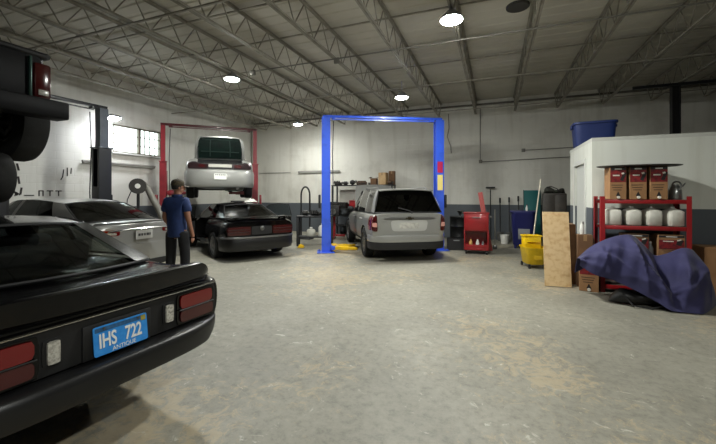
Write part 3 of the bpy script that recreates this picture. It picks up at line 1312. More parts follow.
# ------------------------------------------------------------------ silver sedan behind it
def sedan():
    a = R(2)
    fwd = (-math.cos(a), math.sin(a) * -1)
    t = thing('sedan', 'silver sedan parked behind the black fastback with its tail to the man', 'car', (-5.62, 4.32, 0), math.atan2(fwd[1], fwd[0]) - PI / 2)
    S = [
        sec(.02, .70, .80, .80, .70, .28, .36, .62, .90, 1.02, .02),
        sec(.14, .80, .87, .86, .76, .22, .32, .62, .94, 1.06, .03),
        sec(.6, .86, .90, .885, .76, .2, .3, .6, .94, 1.06, .03),
        sec(1.2, .87, .91, .89, .74, .18, .28, .58, .92, 1.03, .02),
        sec(2.2, .86, .90, .88, .74, .18, .28, .56, .88, 1.0, .02),
        sec(2.9, .86, .90, .88, .74, .18, .28, .56, .86, .98, .02),
        sec(3.3, .86, .90, .87, .70, .18, .28, .55, .82, .95, .03),
        sec(3.8, .80, .86, .82, .58, .2, .28, .5, .74, .84, .03),
        sec(4.05, .66, .70, .68, .5, .24, .3, .45, .62, .70, .02),
    ]
    body, bv = car_body(S, t, PALESILVER, [(.92, .32, .37, .62), (3.35, .32, .37, .62)], cabin=(.95, 3.0, .74, .4, 1.25, .70), caps=(.5, .5))
    belt = [(.48, .70, 1.065), (.98, .76, 1.04), (1.42, .77, 1.015), (2.12, .77, .99), (2.2, .77, .99), (2.75, .76, .97), (3.22, .68, .95)]
    top = [(1.12, .53, 1.365), (1.34, .56, 1.395), (1.62, .57, 1.42), (2.02, .575, 1.43), (2.1, .575, 1.43), (2.3, .57, 1.415), (2.42, .555, 1.40)]
    greenhouse(t, belt, top, ['p', 'w', 'w', 'p', 'w', 'p'], PALESILVER, GLASS_D, crown=.035, deck_crown=.03, br=.16, bf=.2, seal=DULLBLACK)
    for sx in (-.36, .36):
        seat(t, sx, 2.3, .42)
    seat(t, 0, 1.35, .42, 1.2, 'rear_seat')
    conform(bv, [(-.62, .78), (.62, .78), (.64, 1.0), (-.64, 1.0)], 'rear', 20, 6, .006, PALESILVER, 'trunk_lid', t, .04)
    mb = MB()
    mb.grid(lambda u, v: Vector(((-1 + 2 * u) * .70, .03 + .12 * (abs(-1 + 2 * u) ** 3) + .05 * v - .03 * math.sin(PI * v), 1.065 + .025 * math.sin(PI * v) - .03 * v)), 24, 6, thick=.006)
    mb.build('trunk_lip', PALESILVER, t, 50)
    mb = MB()
    pts = []
    for i in range(25):
        x = -.6 + 1.2 * i / 24
        h = bv.ray_cast(Vector((x, -2, .955)), Vector((0, 1, 0)), 4)
        pts.append((x, h[0].y - .012, .955 - .02 * (abs(x) / .6) ** 2))
    mb.tube(pts, .014, 8)
    mb.build('chrome_strip', CHROME, t)
    pl, M = plate(t, 0, -.035, .85, .31, .15, mat('dealer_plate', (196, 196, 192), .4))
    dark = mat('plate_ink', (50, 50, 52), .5)
    for k, (x, w) in enumerate(((-.095, .04), (-.045, .035), (.005, .03), (.06, .045), (.105, .025))):
        mb = MB()
        mb.prism([(x - w / 2, -.02), (x + w / 2, -.02), (x + w / 2, .022), (x - w / 2, .022)], .002, .0045, M)
        mb.build('plate_mark', dark, pl)
    for sx in (-1, 1):
        q = lambda x0, x1, z0, z1: [(sx * x0, z0), (sx * x1, z0 + .02), (sx * x1, z1 + .0), (sx * x0, z1 - .01)]
        la = conform(bv, q(.40, .80, .86, .965), 'rear', 16, 5, .012, REDLAMP, 'tail_lamp', t, .1)
        conform(bv, q(.46, .66, .875, .925), 'rear', 8, 3, .02, WHITELAMP, 'lens', la, .1)
        conform(bv, [(sx * .5, .36), (sx * .72, .36), (sx * .72, .44), (sx * .5, .44)], 'rear', 6, 3, .006, REDLAMPD, 'reflector', t, .1)
    conform(bv, [(-.6, .29), (.6, .29), (.6, .40), (-.6, .40)], 'rear', 20, 3, .012, DULLBLACK, 'lower_valance', t, .05)
    conform(bv, [(-.80, .46), (.80, .46), (.80, .70), (-.80, .70)], 'rear', 30, 5, .012, PALESILVER, 'rear_bumper', t, .03)
    for sx, v in ((-1, 'left'), (1, 'right')):
        for y0, y1 in ((1.28, 2.12), (2.16, 2.98)):
            d = conform(bv, [(y0 + .12 * (y0 < 2), .34), (y1, .34), (y1, .86), (y0, .88)], v, 10, 8, .004, PALESILVER, 'door', t, .03)
            door_handle(d, sx, .895, y0 + .2, .82, CHROME)
        mirror_on(t, .80, 2.72, 1.04, PALESILVER, sx)
    for sx in (-1, 1):
        mb = MB()
        mb.ball((sx * .56, 3.9, .66), (.14, .1, .07))
        mb.build('headlamp', WHITELAMP, t)
    conform(bv, [(-.4, .42), (.4, .42), (.45, .6), (-.45, .6)], 'front', 10, 5, .006, DULLBLACK, 'grille', t, .05)
    conform(bv, [(-.58, 3.3), (.58, 3.3), (.48, 3.88), (-.48, 3.88)], 'top', 10, 8, .004, PALESILVER, 'hood', t, .03)
    add_wheels(t, 'sedan', .32, .2, .23, ALLOY, (.92, 3.35), .79, 7)
    return t


sedan()


# ------------------------------------------------------------------ black coupe on the floor, doors open
def coupe():
    fwd = (-.86, .51)
    t = thing('coupe', 'black two-door coupe with open doors beneath the raised silver car', 'car', (-5.1, 6.95, 0), math.atan2(fwd[1], fwd[0]) - PI / 2)
    S = [
        sec(.02, .70, .82, .82, .76, .22, .34, .58, .80, .90, .02),
        sec(.2, .80, .88, .86, .78, .18, .30, .58, .84, .95, .02),
        sec(.8, .85, .895, .87, .77, .16, .27, .56, .85, .97, .02),
        sec(1.4, .86, .89, .87, .75, .15, .26, .55, .84, .95, .02),
        sec(2.4, .85, .88, .86, .74, .15, .26, .54, .80, .90, .02),
        sec(3.0, .85, .89, .86, .70, .15, .26, .53, .77, .88, .03),
        sec(3.7, .82, .86, .82, .58, .17, .26, .48, .70, .80, .03),
        sec(4.2, .62, .68, .65, .5, .22, .3, .42, .55, .62, .02),
    ]
    body, bv = car_body(S, t, BLACKPAINT, [(.92, .31, .37, .62), (3.35, .31, .37, .62)], cabin=(1.0, 2.75, .72, .38, 1.15, .70),
                        wells=[((sx * .82, 2.06, .68), (.32, 1.12, .7)) for sx in (-1, 1)])
    belt = [(.62, .68, .97), (1.02, .75, .955), (1.48, .755, .94), (1.56, .755, .935), (2.5, .745, .90), (2.98, .68, .90)]
    top = [(1.2, .50, 1.245), (1.34, .53, 1.265), (1.58, .55, 1.285), (1.66, .55, 1.287), (2.0, .545, 1.275), (2.16, .53, 1.255)]
    greenhouse(t, belt, top, ['p', 'w', 'p', 'w', 'p'], BLACKPAINT, GLASS_D, crown=.035, deck_crown=.02, br=.16, bf=.2)
    for sx in (-.36, .36):
        seat(t, sx, 2.05, .34)
    seat(t, 0, 1.3, .36, 1.1, 'rear_seat')
    path = rounded_end_path(.865, .6, 4, 44, -.06, 86)
    sweep_plan(path, [(0, .24), (.02, .26), (.035, .36), (.035, .50), (.015, .545), (-.1, .56), (-.12, .3)], 'rear_bumper', SATINBLACK, t, 40)
    sweep_plan(rounded_end_path(.90, .6, 4, 44, -.096, 80), [(0, .525), (.008, .53), (.008, .56), (0, .565), (-.03, .56), (-.03, .53)], 'bumper_strip', ALLOY, t, 40)
    for sx in (-1, 1):
        q = lambda x0, x1, z0, z1: [(sx * x0, z0), (sx * x1, z0), (sx * x1, z1), (sx * x0, z1)]
        la = conform(bv, q(.27, .80, .60, .79), 'rear', 16, 5, .014, REDLAMPD, 'tail_lamp', t, .06)
        for z in (.66, .72):
            conform(bv, q(.29, .78, z, z + .012), 'rear', 12, 2, .02, DULLBLACK, 'lamp_bar', la, .02)
    conform(bv, [(-.25, .60), (.25, .60), (.25, .79), (-.25, .79)], 'rear', 8, 4, .01, DULLBLACK, 'tail_panel', t, .04)
    mb = MB()
    mb.lathe([(.05, -.006), (.055, .0), (.045, .008), (.001, .01)], (0, 0, 0), 'Y', 20)
    for v in mb.bm.verts:
        v.co = Vector((v.co.x, -.005 - v.co.y, .74 + v.co.z))
    mb.build('emblem', STEEL, t)
    # low deck spoiler on two feet
    mb = MB()
    mb.grid(lambda u, v: Vector(((-1 + 2 * u) * .74, .06 + .2 * v + .06 * (-1 + 2 * u) ** 2, 1.005 + .025 * math.sin(PI * v) - .02 * v - .05 * smooth((abs(-1 + 2 * u) - .86) / .14))), 30, 6, thick=.014)
    mb.build('spoiler', BLACKPAINT, t, 50)
    for sx in (-1, 1):
        mb = MB()
        mb.box((sx * .55, .2, .975), (.05, .14, .05), bev=.01)
        mb.build('spoiler_foot', BLACKPAINT, t)
    # open doors, hinged at their front edge and swung well out
    for sx in (-1, 1):
        hinge = bpy.data.objects.new('door', None)
        mb = MB()

        def skin(u, v):
            y = -1.08 * u
            z = lerp(.30, lerp(.86, .90, 1 - u), v)
            return Vector((sx * (.035 * math.sin(PI * min(1, v * 1.1)) + .0), y, z))
        mb.grid(skin, 10, 8, thick=.07)
        d = mb.build('door', BLACKPAINT, t, 50)
        d.location = (sx * .885, 2.58, 0)
        d.rotation_euler = (0, 0, sx * R(62 if sx > 0 else 30))
        mb = MB()
        mb.tube([(-sx * .02, -.02, .9), (-sx * .16, -.42, 1.22), (-sx * .18, -.72, 1.27), (-sx * .15, -1.0, 1.24), (-sx * .02, -1.08, .88)], .016, 8)
        mb.build('window_frame', DULLBLACK, d)
        mb = MB()
        A = [Vector(p) for p in ((-sx * .02, -.04, .895), (-sx * .155, -.42, 1.205), (-sx * .17, -.72, 1.255), (-sx * .145, -.98, 1.225), (-sx * .02, -1.06, .875))]
        vs = [mb.bm.verts.new(p) for p in A]
        mb.face(vs)
        mb.shell(list(mb.bm.faces), .005)
        mb.build('window_glass', GLASS_T, d)
        mb = MB()
        mb.box((-sx * .06, -.55, .62), (.03, .8, .4), bev=.012)
        mb.build('door_card', INTERIOR, d)
        door_handle(d, sx, .04, -.92, .74, DULLBLACK)
        mirror_on(d, .02, -.12, .95, BLACKPAINT, sx)
        bpy.data.objects.remove(hinge)
        mb = MB()
        mb.ball((sx * .55, 4.05, .58), (.14, .1, .06))
        mb.build('headlamp', WHITELAMP, t)
    add_wheels(t, 'coupe', .31, .21, .225, ALLOY, (.92, 3.35), .775, 5)
    return t


coupe()


# ------------------------------------------------------------------ silver car up on the red lift, trunk open
def raised_car():
    fwd = (-.68, .733)
    z0 = 1.5
    t = thing('hatchback', 'silver car raised on the red lift with its dark green trunk lid up', 'car', (-6.72, 7.36, z0), math.atan2(fwd[1], fwd[0]) - PI / 2)
    S = [
        sec(.02, .66, .80, .80, .74, .24, .34, .58, .80, .90, .02),
        sec(.2, .78, .86, .85, .76, .20, .30, .58, .86, 1.0, .02),
        sec(.8, .82, .88, .86, .75, .18, .28, .56, .87, 1.01, .02),
        sec(1.4, .83, .87, .85, .73, .17, .27, .55, .86, .98, .02),
        sec(2.2, .82, .86, .84, .72, .17, .27, .54, .83, .94, .02),
        sec(2.7, .82, .87, .84, .68, .17, .27, .53, .80, .92, .03),
        sec(3.2, .78, .82, .78, .56, .19, .27, .48, .72, .83, .03),
        sec(3.6, .6, .66, .63, .5, .23, .3, .42, .57, .64, .02),
    ]
    body, bv = car_body(S, t, SILVERPAINT, [(.86, .30, .36, .6), (2.95, .30, .36, .6)], cabin=(.98, 2.55, .70, .4, 1.2, .68), wells=[((0, .5, .97), (1.16, .72, .4)), ((0, .1, 1.0), (1.1, .5, .3))])
    belt = [(.98, .66, 1.0), (1.1, .73, .985), (1.5, .735, .96), (1.58, .735, .955), (2.3, .725, .93), (2.7, .66, .925)]
    top = [(1.18, .50, 1.26), (1.3, .53, 1.285), (1.5, .55, 1.30), (1.58, .55, 1.302), (1.9, .545, 1.29), (2.05, .53, 1.27)]
    greenhouse(t, belt, top, ['p', 'w', 'p', 'w', 'p'], SILVERPAINT, GLASS_D, crown=.035, deck_crown=.02, br=.06, bf=.2)
    # trunk lid standing open, its dark green underside to the camera
    hy, hz = .82, 1.02
    UNDER = mat('dark_green_lid_lining', (7, 26, 21), .7, spec=.15, noise=(6, (5, 14, 12), .4, .7))

    def lid(off):
        def f(u, v):
            x = -1 + 2 * u
            w = .66 * (1 - .12 * v ** 3)
            w2 = w * (1 - .10 * max(0, v - .8) * 5 * abs(x) ** 3)
            return Vector((x * w2, hy - .10 * v - .05 * math.sin(PI * v) + off + .02 * x * x, hz + .66 * v - .035 * smooth((v - .86) / .14) * x * x))
        return f
    mb = MB()
    mb.grid(lid(0.0), 16, 12, thick=.02)
    l = mb.build('trunk_lid', SILVERPAINT, t, 50)
    mb = MB()
    f = lid(-.035)
    mb.grid(lambda u, v: f(.06 + .88 * u, .05 + .88 * v), 14, 10, thick=.012)
    mb.build('lid_lining', UNDER, l, 50)
    mb = MB()
    f = lid(-.05)
    for u in (.3, .7):
        mb.tube([f(u, .12 + .7 * k / 6) for k in range(7)], .014, 6)
    mb.tube([f(.12 + .76 * k / 8, .32) for k in range(9)], .014, 6)
    mb.tube([f(.12 + .76 * k / 8, .82) for k in range(9)], .014, 6)
    mb.build('lid_rib', mat('lid_rib_green', (18, 40, 34), .6), l)
    for sx in (-1, 1):
        mb = MB()
        mb.tube([(sx * .56, .72, .94), (sx * .58, .66, 1.2), (sx * .57, .72, 1.36)], .013, 8)
        mb.build('gas_strut', DULLBLACK, l)
        q = lambda x0, x1, z0_, z1: [(sx * x0, z0_), (sx * x1, z0_), (sx * x1, z1), (sx * x0, z1)]
        la = conform(bv, q(.30, .78, .70, .86), 'rear', 16, 5, .014, mat('smoked_lamp%d' % sx, (38, 26, 28), .15, 0, 1), 'tail_lamp', t, .08)
        conform(bv, q(.36, .52, .745, .815), 'rear', 8, 3, .022, REDLAMPD, 'lens', la, .2)
    conform(bv, [(-.29, .75), (.29, .75), (.29, .83), (-.29, .83)], 'rear', 10, 3, .014, mat('lamp_bar_pale', (170, 168, 160), .4), 'lamp_bar', t, .04)
    conform(bv, [(-.74, .70), (.74, .70), (.74, .89), (-.74, .89)], 'rear', 24, 4, .006, DULLBLACK, 'tail_panel', t, .04)
    path = rounded_end_path(.845, .55, 4, 44, -.07, 86)
    sweep_plan(path, [(0, .22), (.02, .24), (.035, .36), (.04, .58), (.02, .66), (-.1, .68), (-.12, .3)], 'rear_bumper', SILVERPAINT, t, 40)
    pl, M = plate(t, 0, -.125, .50, .30, .15, PLATEWHITE)
    ink = MATS['plate_ink']
    for k in range(6):
        x = -.11 + .044 * k
        mb = MB()
        mb.prism([(x - .014, .03), (x + .014, .03), (x + .014, .062), (x - .014, .062)], .002, .0045, M)
        mb.build('plate_mark', ink, pl)
    # underside bits
    mb = MB()
    mb.box((.35, .45, .22), (.5, .34, .18), bev=.05)
    mb.build('muffler', STEEL, t)
    mb = MB()
    mb.tube([(.35, .3, .22), (.42, .0, .2), (.42, -.06, .2)], .035, 10)
    mb.build('exhaust_pipe', STEEL, t)
    mb = MB()
    mb.tube([(-.62, .86, .2), (.62, .86, .2)], .045, 10)
    for sx in (-1, 1):
        mb.tube([(sx * .55, .86, .2), (sx * .5, 1.4, .24)], .03, 8)
    mb.build('rear_axle', DULLBLACK, t)
    for sx, v in ((-1, 'left'), (1, 'right')):
        d = conform(bv, [(1.55, .32), (2.5, .32), (2.52, .80), (1.5, .82)], v, 10, 8, .004, SILVERPAINT, 'door', t, .03)
        door_handle(d, sx, .865, 1.72, .76, DULLBLACK)
        mirror_on(t, .77, 2.3, .98, SILVERPAINT, sx)
        mb = MB()
        mb.ball((sx * .5, 3.48, .6), (.13, .1, .06))
        mb.build('headlamp', WHITELAMP, t)
    add_wheels(t, 'raised', .30, .2, .21, ALLOY, (.86, 2.95), .765, 5, dz=-.07)
    return t


raised_car()


# ------------------------------------------------------------------ silver SUV
def suv():
    fwd = (-.51, .86)
    t = thing('suv', 'silver SUV with raised hood parked between the blue lift posts', 'car', (-1.78, 7.86, 0), math.atan2(fwd[1], fwd[0]) - PI / 2)
    S = [
        sec(.03, .74, .86, .85, .80, .34, .42, .68, .98, 1.10, .0),
        sec(.16, .82, .895, .88, .82, .28, .38, .68, 1.0, 1.12, .0),
        sec(.8, .87, .91, .89, .82, .24, .34, .66, 1.0, 1.12, .0),
        sec(1.8, .87, .905, .885, .82, .24, .34, .64, .98, 1.10, .0),
        sec(2.8, .87, .90, .88, .80, .24, .34, .62, .96, 1.07, .0),
        sec(3.4, .87, .905, .88, .76, .24, .34, .62, .94, 1.05, .02),
        sec(4.1, .84, .88, .85, .66, .27, .36, .58, .86, .97, .03),
        sec(4.5, .70, .76, .72, .56, .32, .40, .56, .76, .84, .02),
    ]
    body, bv = car_body(S, t, SILVERPAINT, [(.92, .36, .42, .62), (3.72, .36, .42, .62)], cabin=(.35, 3.1, .76, .5, 1.35, .74), caps=(.6, .6),
                        wells=[((0, 3.85, .95), (1.1, .75, .5))])
    belt = [(.10, .80, 1.12), (.30, .815, 1.12), (.95, .82, 1.105), (1.06, .82, 1.10), (1.98, .82, 1.085), (2.08, .82, 1.08), (2.9, .80, 1.06), (3.32, .74, 1.05)]
    top = [(.36, .645, 1.61), (.46, .66, 1.625), (.95, .675, 1.645), (1.06, .675, 1.648), (1.86, .675, 1.65), (1.96, .675, 1.65), (2.36, .66, 1.63), (2.52, .64, 1.60)]
    greenhouse(t, belt, top, ['p', 'w', 'p', 'w', 'p', 'w', 'p'], SILVERPAINT, GLASS_D, crown=.03, deck_crown=.0, br=.05, bf=.18, brt=.04, rear_glass=GLASS_P)
    for sx in (-.38, .38):
        seat(t, sx, 2.5, .55)
    seat(t, 0, 1.5, .55, 1.25, 'rear_seat')
    mb = MB()
    mb.grid(lambda u, v: Vector(((-1 + 2 * u) * .64, .22 + .2 * v - .04 * (1 - (-1 + 2 * u) ** 2), 1.628 + .02 * v + .028 * (1 - (-1 + 2 * u) ** 2))), 16, 4, thick=.022)
    mb.build('roof_spoiler', SILVERPAINT, t, 50)
    for sx in (-1, 1):
        mb = MB()
        mb.tube([(sx * .60, .55, 1.655), (sx * .60, .65, 1.70), (sx * .60, 2.0, 1.705), (sx * .59, 2.12, 1.655)], .018, 8)
        mb.build('roof_rail', ALLOY, t)
    # tailgate
    tg = conform(bv, [(-.70, .52), (.70, .52), (.74, 1.09), (-.74, 1.09)], 'rear', 24, 10, .008, SILVERPAINT, 'tailgate', t, .04)
    conform(bv, [(-.40, .70), (.40, .70), (.44, .95), (-.44, .95)], 'rear', 14, 6, .014, mat('plate_recess_paint', (176, 176, 172), .4, .3), 'plate_recess', tg, .08)
    conform(bv, [(-.23, .76), (.23, .76), (.23, .89), (-.23, .89)], 'rear', 10, 4, .018, mat('pale_plate_blank', (186, 184, 176), .5, noise=(14, (150, 148, 142), .4, .7)), 'plate_blank', tg, .03)
    conform(bv, [(-.60, .975), (.60, .975), (.58, 1.02), (-.58, 1.02)], 'rear', 20, 3, .03, ALLOY, 'garnish_bar', tg, .12, .03)
    yb_ = bv.ray_cast(Vector((0, -2, 1.0)), Vector((0, 1, 0)), 4)[0].y
    mb = MB()
    M = Matrix.Translation((0, yb_ - .03, .997)) @ Matrix.Rotation(R(90), 4, 'X')
    mb.prism([(-.10, -.014), (-.035, -.014), (-.035, -.035), (.045, -.035), (.045, -.014), (.10, -.014), (.085, .014), (.035, .014), (.035, .035), (-.045, .035), (-.045, .014), (-.085, .014)], 0, .012, M)
    mb.build('emblem', mat('dark_emblem', (60, 54, 40), .35, .5), tg)
    mb = MB()
    mb.tube([(.06, .02, 1.10), (.06, .04, 1.135), (.02, .05, 1.15)], .014, 6)
    mb.tube([(.10, .045, 1.125), (-.06, .06, 1.18), (-.24, .085, 1.225)], .010, 6)
    mb.build('rear_wiper', DULLBLACK, tg)
    for sx in (-1, 1):
        la = conform(bv, [(sx * .735, .70), (sx * .865, .72), (sx * .865, 1.06), (sx * .755, 1.07)], 'rear', 8, 10, .016, REDLAMPD, 'tail_lamp', t, .1)
        conform(bv, [(sx * .75, .80), (sx * .855, .81), (sx * .855, .90), (sx * .758, .90)], 'rear', 6, 4, .024, mat('pink_lens%d' % sx, (205, 150, 140), .2, 0, .8), 'lens', la, .1)
        conform(bv, [(.10, .72), (.34, .74), (.30, 1.05), (.08, 1.06)], 'left' if sx < 0 else 'right', 6, 8, .012, REDLAMP, 'lamp_wrap', t, .12)
    path = rounded_end_path(.885, .55, 4, 44, -.06, 88)
    sweep_plan(path, [(0, .46), (.02, .465), (.03, .52), (.015, .60), (-.08, .62), (-.1, .5)], 'rear_bumper', SILVERPAINT, t, 40)
    sweep_plan(path, [(-.01, .29), (.012, .30), (.022, .36), (.018, .455), (-.06, .458), (-.1, .32)], 'bumper_skirt', DULLBLACK, t, 40)
    for sx, v in ((-1, 'left'), (1, 'right')):
        for y0, y1 in ((1.02, 2.02), (2.06, 3.18)):
            d = conform(bv, [(y0 + .22 * (y0 < 1.5), .44), (y1, .44), (y1, 1.02), (y0, 1.04)], v, 10, 8, .005, SILVERPAINT, 'door', t, .03)
            door_handle(d, sx, .90, y0 + .2, .93, SILVERPAINT)
        conform(bv, [(1.3, .30), (3.25, .30), (3.25, .43), (1.3, .43)], v, 16, 3, .01, DULLBLACK, 'sill_trim', t, .04)
        mirror_on(t, .83, 2.82, 1.12, DULLBLACK, sx)
        mb = MB()
        mb.ball((sx * .60, 4.3, .80), (.13, .12, .1))
        mb.build('headlamp', WHITELAMP, t)
    conform(bv, [(-.45, .5), (.45, .5), (.48, .72), (-.48, .72)], 'front', 10, 5, .008, DULLBLACK, 'grille', t, .05)
    # raised hood on its prop, engine below
    def hood(u, v):
        x = -1 + 2 * u
        return Vector((x * .68 * (1 - .12 * v * v), 3.42 + .52 * v, 1.08 + .80 * v + .04 * (1 - x * x) - .05 * v * v))
    mb = MB()
    mb.grid(hood, 14, 10, thick=.025)
    mb.build('hood', SILVERPAINT, t, 50)
    mb = MB()
    mb.tube([(.5, 4.25, .9), (.5, 3.86, 1.72)], .008, 6)
    mb.build('hood_prop', STEEL, t)
    mb = MB()
    mb.box((0, 3.85, .86), (.7, .5, .22), bev=.04)
    for k in range(4):
        mb.tube([(-.24 + .16 * k, 3.62, .9), (-.24 + .16 * k, 3.78, 1.0), (-.24 + .16 * k, 4.0, .96)], .03, 8)
    mb.build('engine', DULLBLACK, t)
    add_wheels(t, 'suv', .355, .23, .235, ALLOY, (.92, 3.72), .79, 5)
    return t


suv()


# ------------------------------------------------------------------ black off-roader up in the air at the edge
def offroader():
    z0 = 1.9
    t = thing('pickup_truck', 'black off-road truck raised overhead above the black fastback', 'car', (-4.42, 1.42, z0), R(90))
    body_mb = MB()
    # tub: rear face at y = 0, slightly rounded corners
    pts = [(-.86, 0), (.86, 0)]
    rings = []
    for y, w, zb, zt in ((0, .80, .52, 1.08), (.04, .84, .50, 1.10), (1.5, .86, .50, 1.10), (2.8, .86, .50, 1.06), (3.7, .82, .52, 1.06), (4.4, .70, .56, 1.0), (4.55, .66, .60, .94)):
        r = .06
        rings.append([(w, y, zb), (w + .03, y, zb + .2), (w + .03, y, zt - r), (w, y, zt), (-w, y, zt), (-w - .03, y, zt - r), (-w - .03, y, zb + .2), (-w, y, zb)])
    body_mb.loft(rings)
    body_mb.build('body', TRUCKBLACK, t, 30)
    mb = MB()
    mb.tube([(-.88, .02, 1.08), (.88, .02, 1.08)], .035, 10)
    mb.tube([(.88, .0, 1.08), (.88, 1.3, 1.12)], .035, 10)
    mb.tube([(-.88, .0, 1.08), (-.88, 1.3, 1.12)], .035, 10)
    mb.build('bed_rail', DULLBLACK, t)
    mb = MB()
    mb.box((0, -.02, .80), (1.36, .05, .5), bev=.015)
    tg = mb.build('tailgate', TRUCKBLACK, t)
    mb = MB()
    mb.box((0, -.05, .94), (.26, .02, .07), bev=.006)
    mb.build('gate_handle', STEEL, tg)
    for sx in (-1, 1):
        mb = MB()
        mb.box((sx * .815, -.035, .80), (.15, .07, .36), bev=.025)
        la = mb.build('tail_lamp', REDLAMPD, t)
        mb = MB()
        mb.box((sx * .815, -.075, .675), (.09, .012, .06), bev=.005)
        mb.build('lens', WHITELAMP, la)
        mb = MB()
        mb.box((sx * .72, -.03, .80), (.025, .045, .46), bev=.006)
        mb.build('highlight_strip', mat('highlight_green%d' % sx, (40, 66, 60), .3, .4), t)  # green strip stands for a highlight on the tail, put in as colour
    mb = MB()
    mb.box((0, -.2, .485), (1.86, .2, .18), bev=.02)
    for sx in (-1, 1):
        mb.box((sx * .5, .1, .5), (.1, .5, .08))
    mb.build('rear_bumper', TRUCKBLACK, t)
    mb = MB()
    mb.box((0, 2.75, 1.35), (1.3, 1.3, .52), bev=.16, seg=3)
    mb.build('cab', TRUCKBLACK, t)
    mb = MB()
    mb.box((0, 2.09, 1.38), (1.0, .02, .24), bev=.004)
    mb.build('rear_window', GLASS_P, t)
    for sx in (-1, 1):
        mb = MB()
        mb.box((sx * .652, 2.75, 1.38), (.02, .9, .24), bev=.004)
        mb.build('side_window', GLASS_P, t)
        mb = MB()
        mb.tube([(sx * .45, -.05, .42), (sx * .45, 4.3, .42)], .05, 8)
        mb.build('frame_rail', DULLBLACK, t)
    for y in (.60, 3.75):
        mb = MB()
        mb.tube([(-.8, y, .42), (.8, y, .42)], .05, 10)
        mb.ball((0.1, y, .42), .13)
        mb.build('axle', DULLBLACK, t)
    add_wheels(t, 'truck', .42, .27, .21, STEEL, (.60, 3.75), .90, 6, dz=0.0)
    # spare wheel let down on its cable
    mb = MB()
    mb.tube([(.62, .38, .5), (.62, .38, .0)], .008, 6)
    mb.build('cable', STEEL, t)
    proto = wheel_meshes('truck', .42, .27, .21, STEEL, 6)
    s = bpy.data.objects.new('spare_wheel', proto[0].data)
    col.objects.link(s)
    s.parent = t
    s.scale = (.62, .62, .62)
    s.location = (.62, .38, -.2)
    rm = bpy.data.objects.new('rim', proto[1].data)
    col.objects.link(rm)
    rm.parent = s
    return t


offroader()
# ------------------------------------------------------------------ two-post lifts
def lift_paint(name, c):
    return mat(name, c, .38, 0, .3, noise=(5, tuple(int(v * .82) for v in c), .5, .85))


LBLUE = lift_paint('lift_blue', (48, 86, 204))
LRED = lift_paint('lift_red', (140, 40, 48))
LDARKRED = lift_paint('lift_crossbeam_maroon', (84, 30, 34))
LBLACK = lift_paint('lift_black', (24, 26, 32))
LGREY = lift_paint('lift_slate', (70, 78, 92))
YELLOW = mat('arm_yellow', (222, 178, 20), .42, noise=(7, (176, 140, 24), .5, .8))


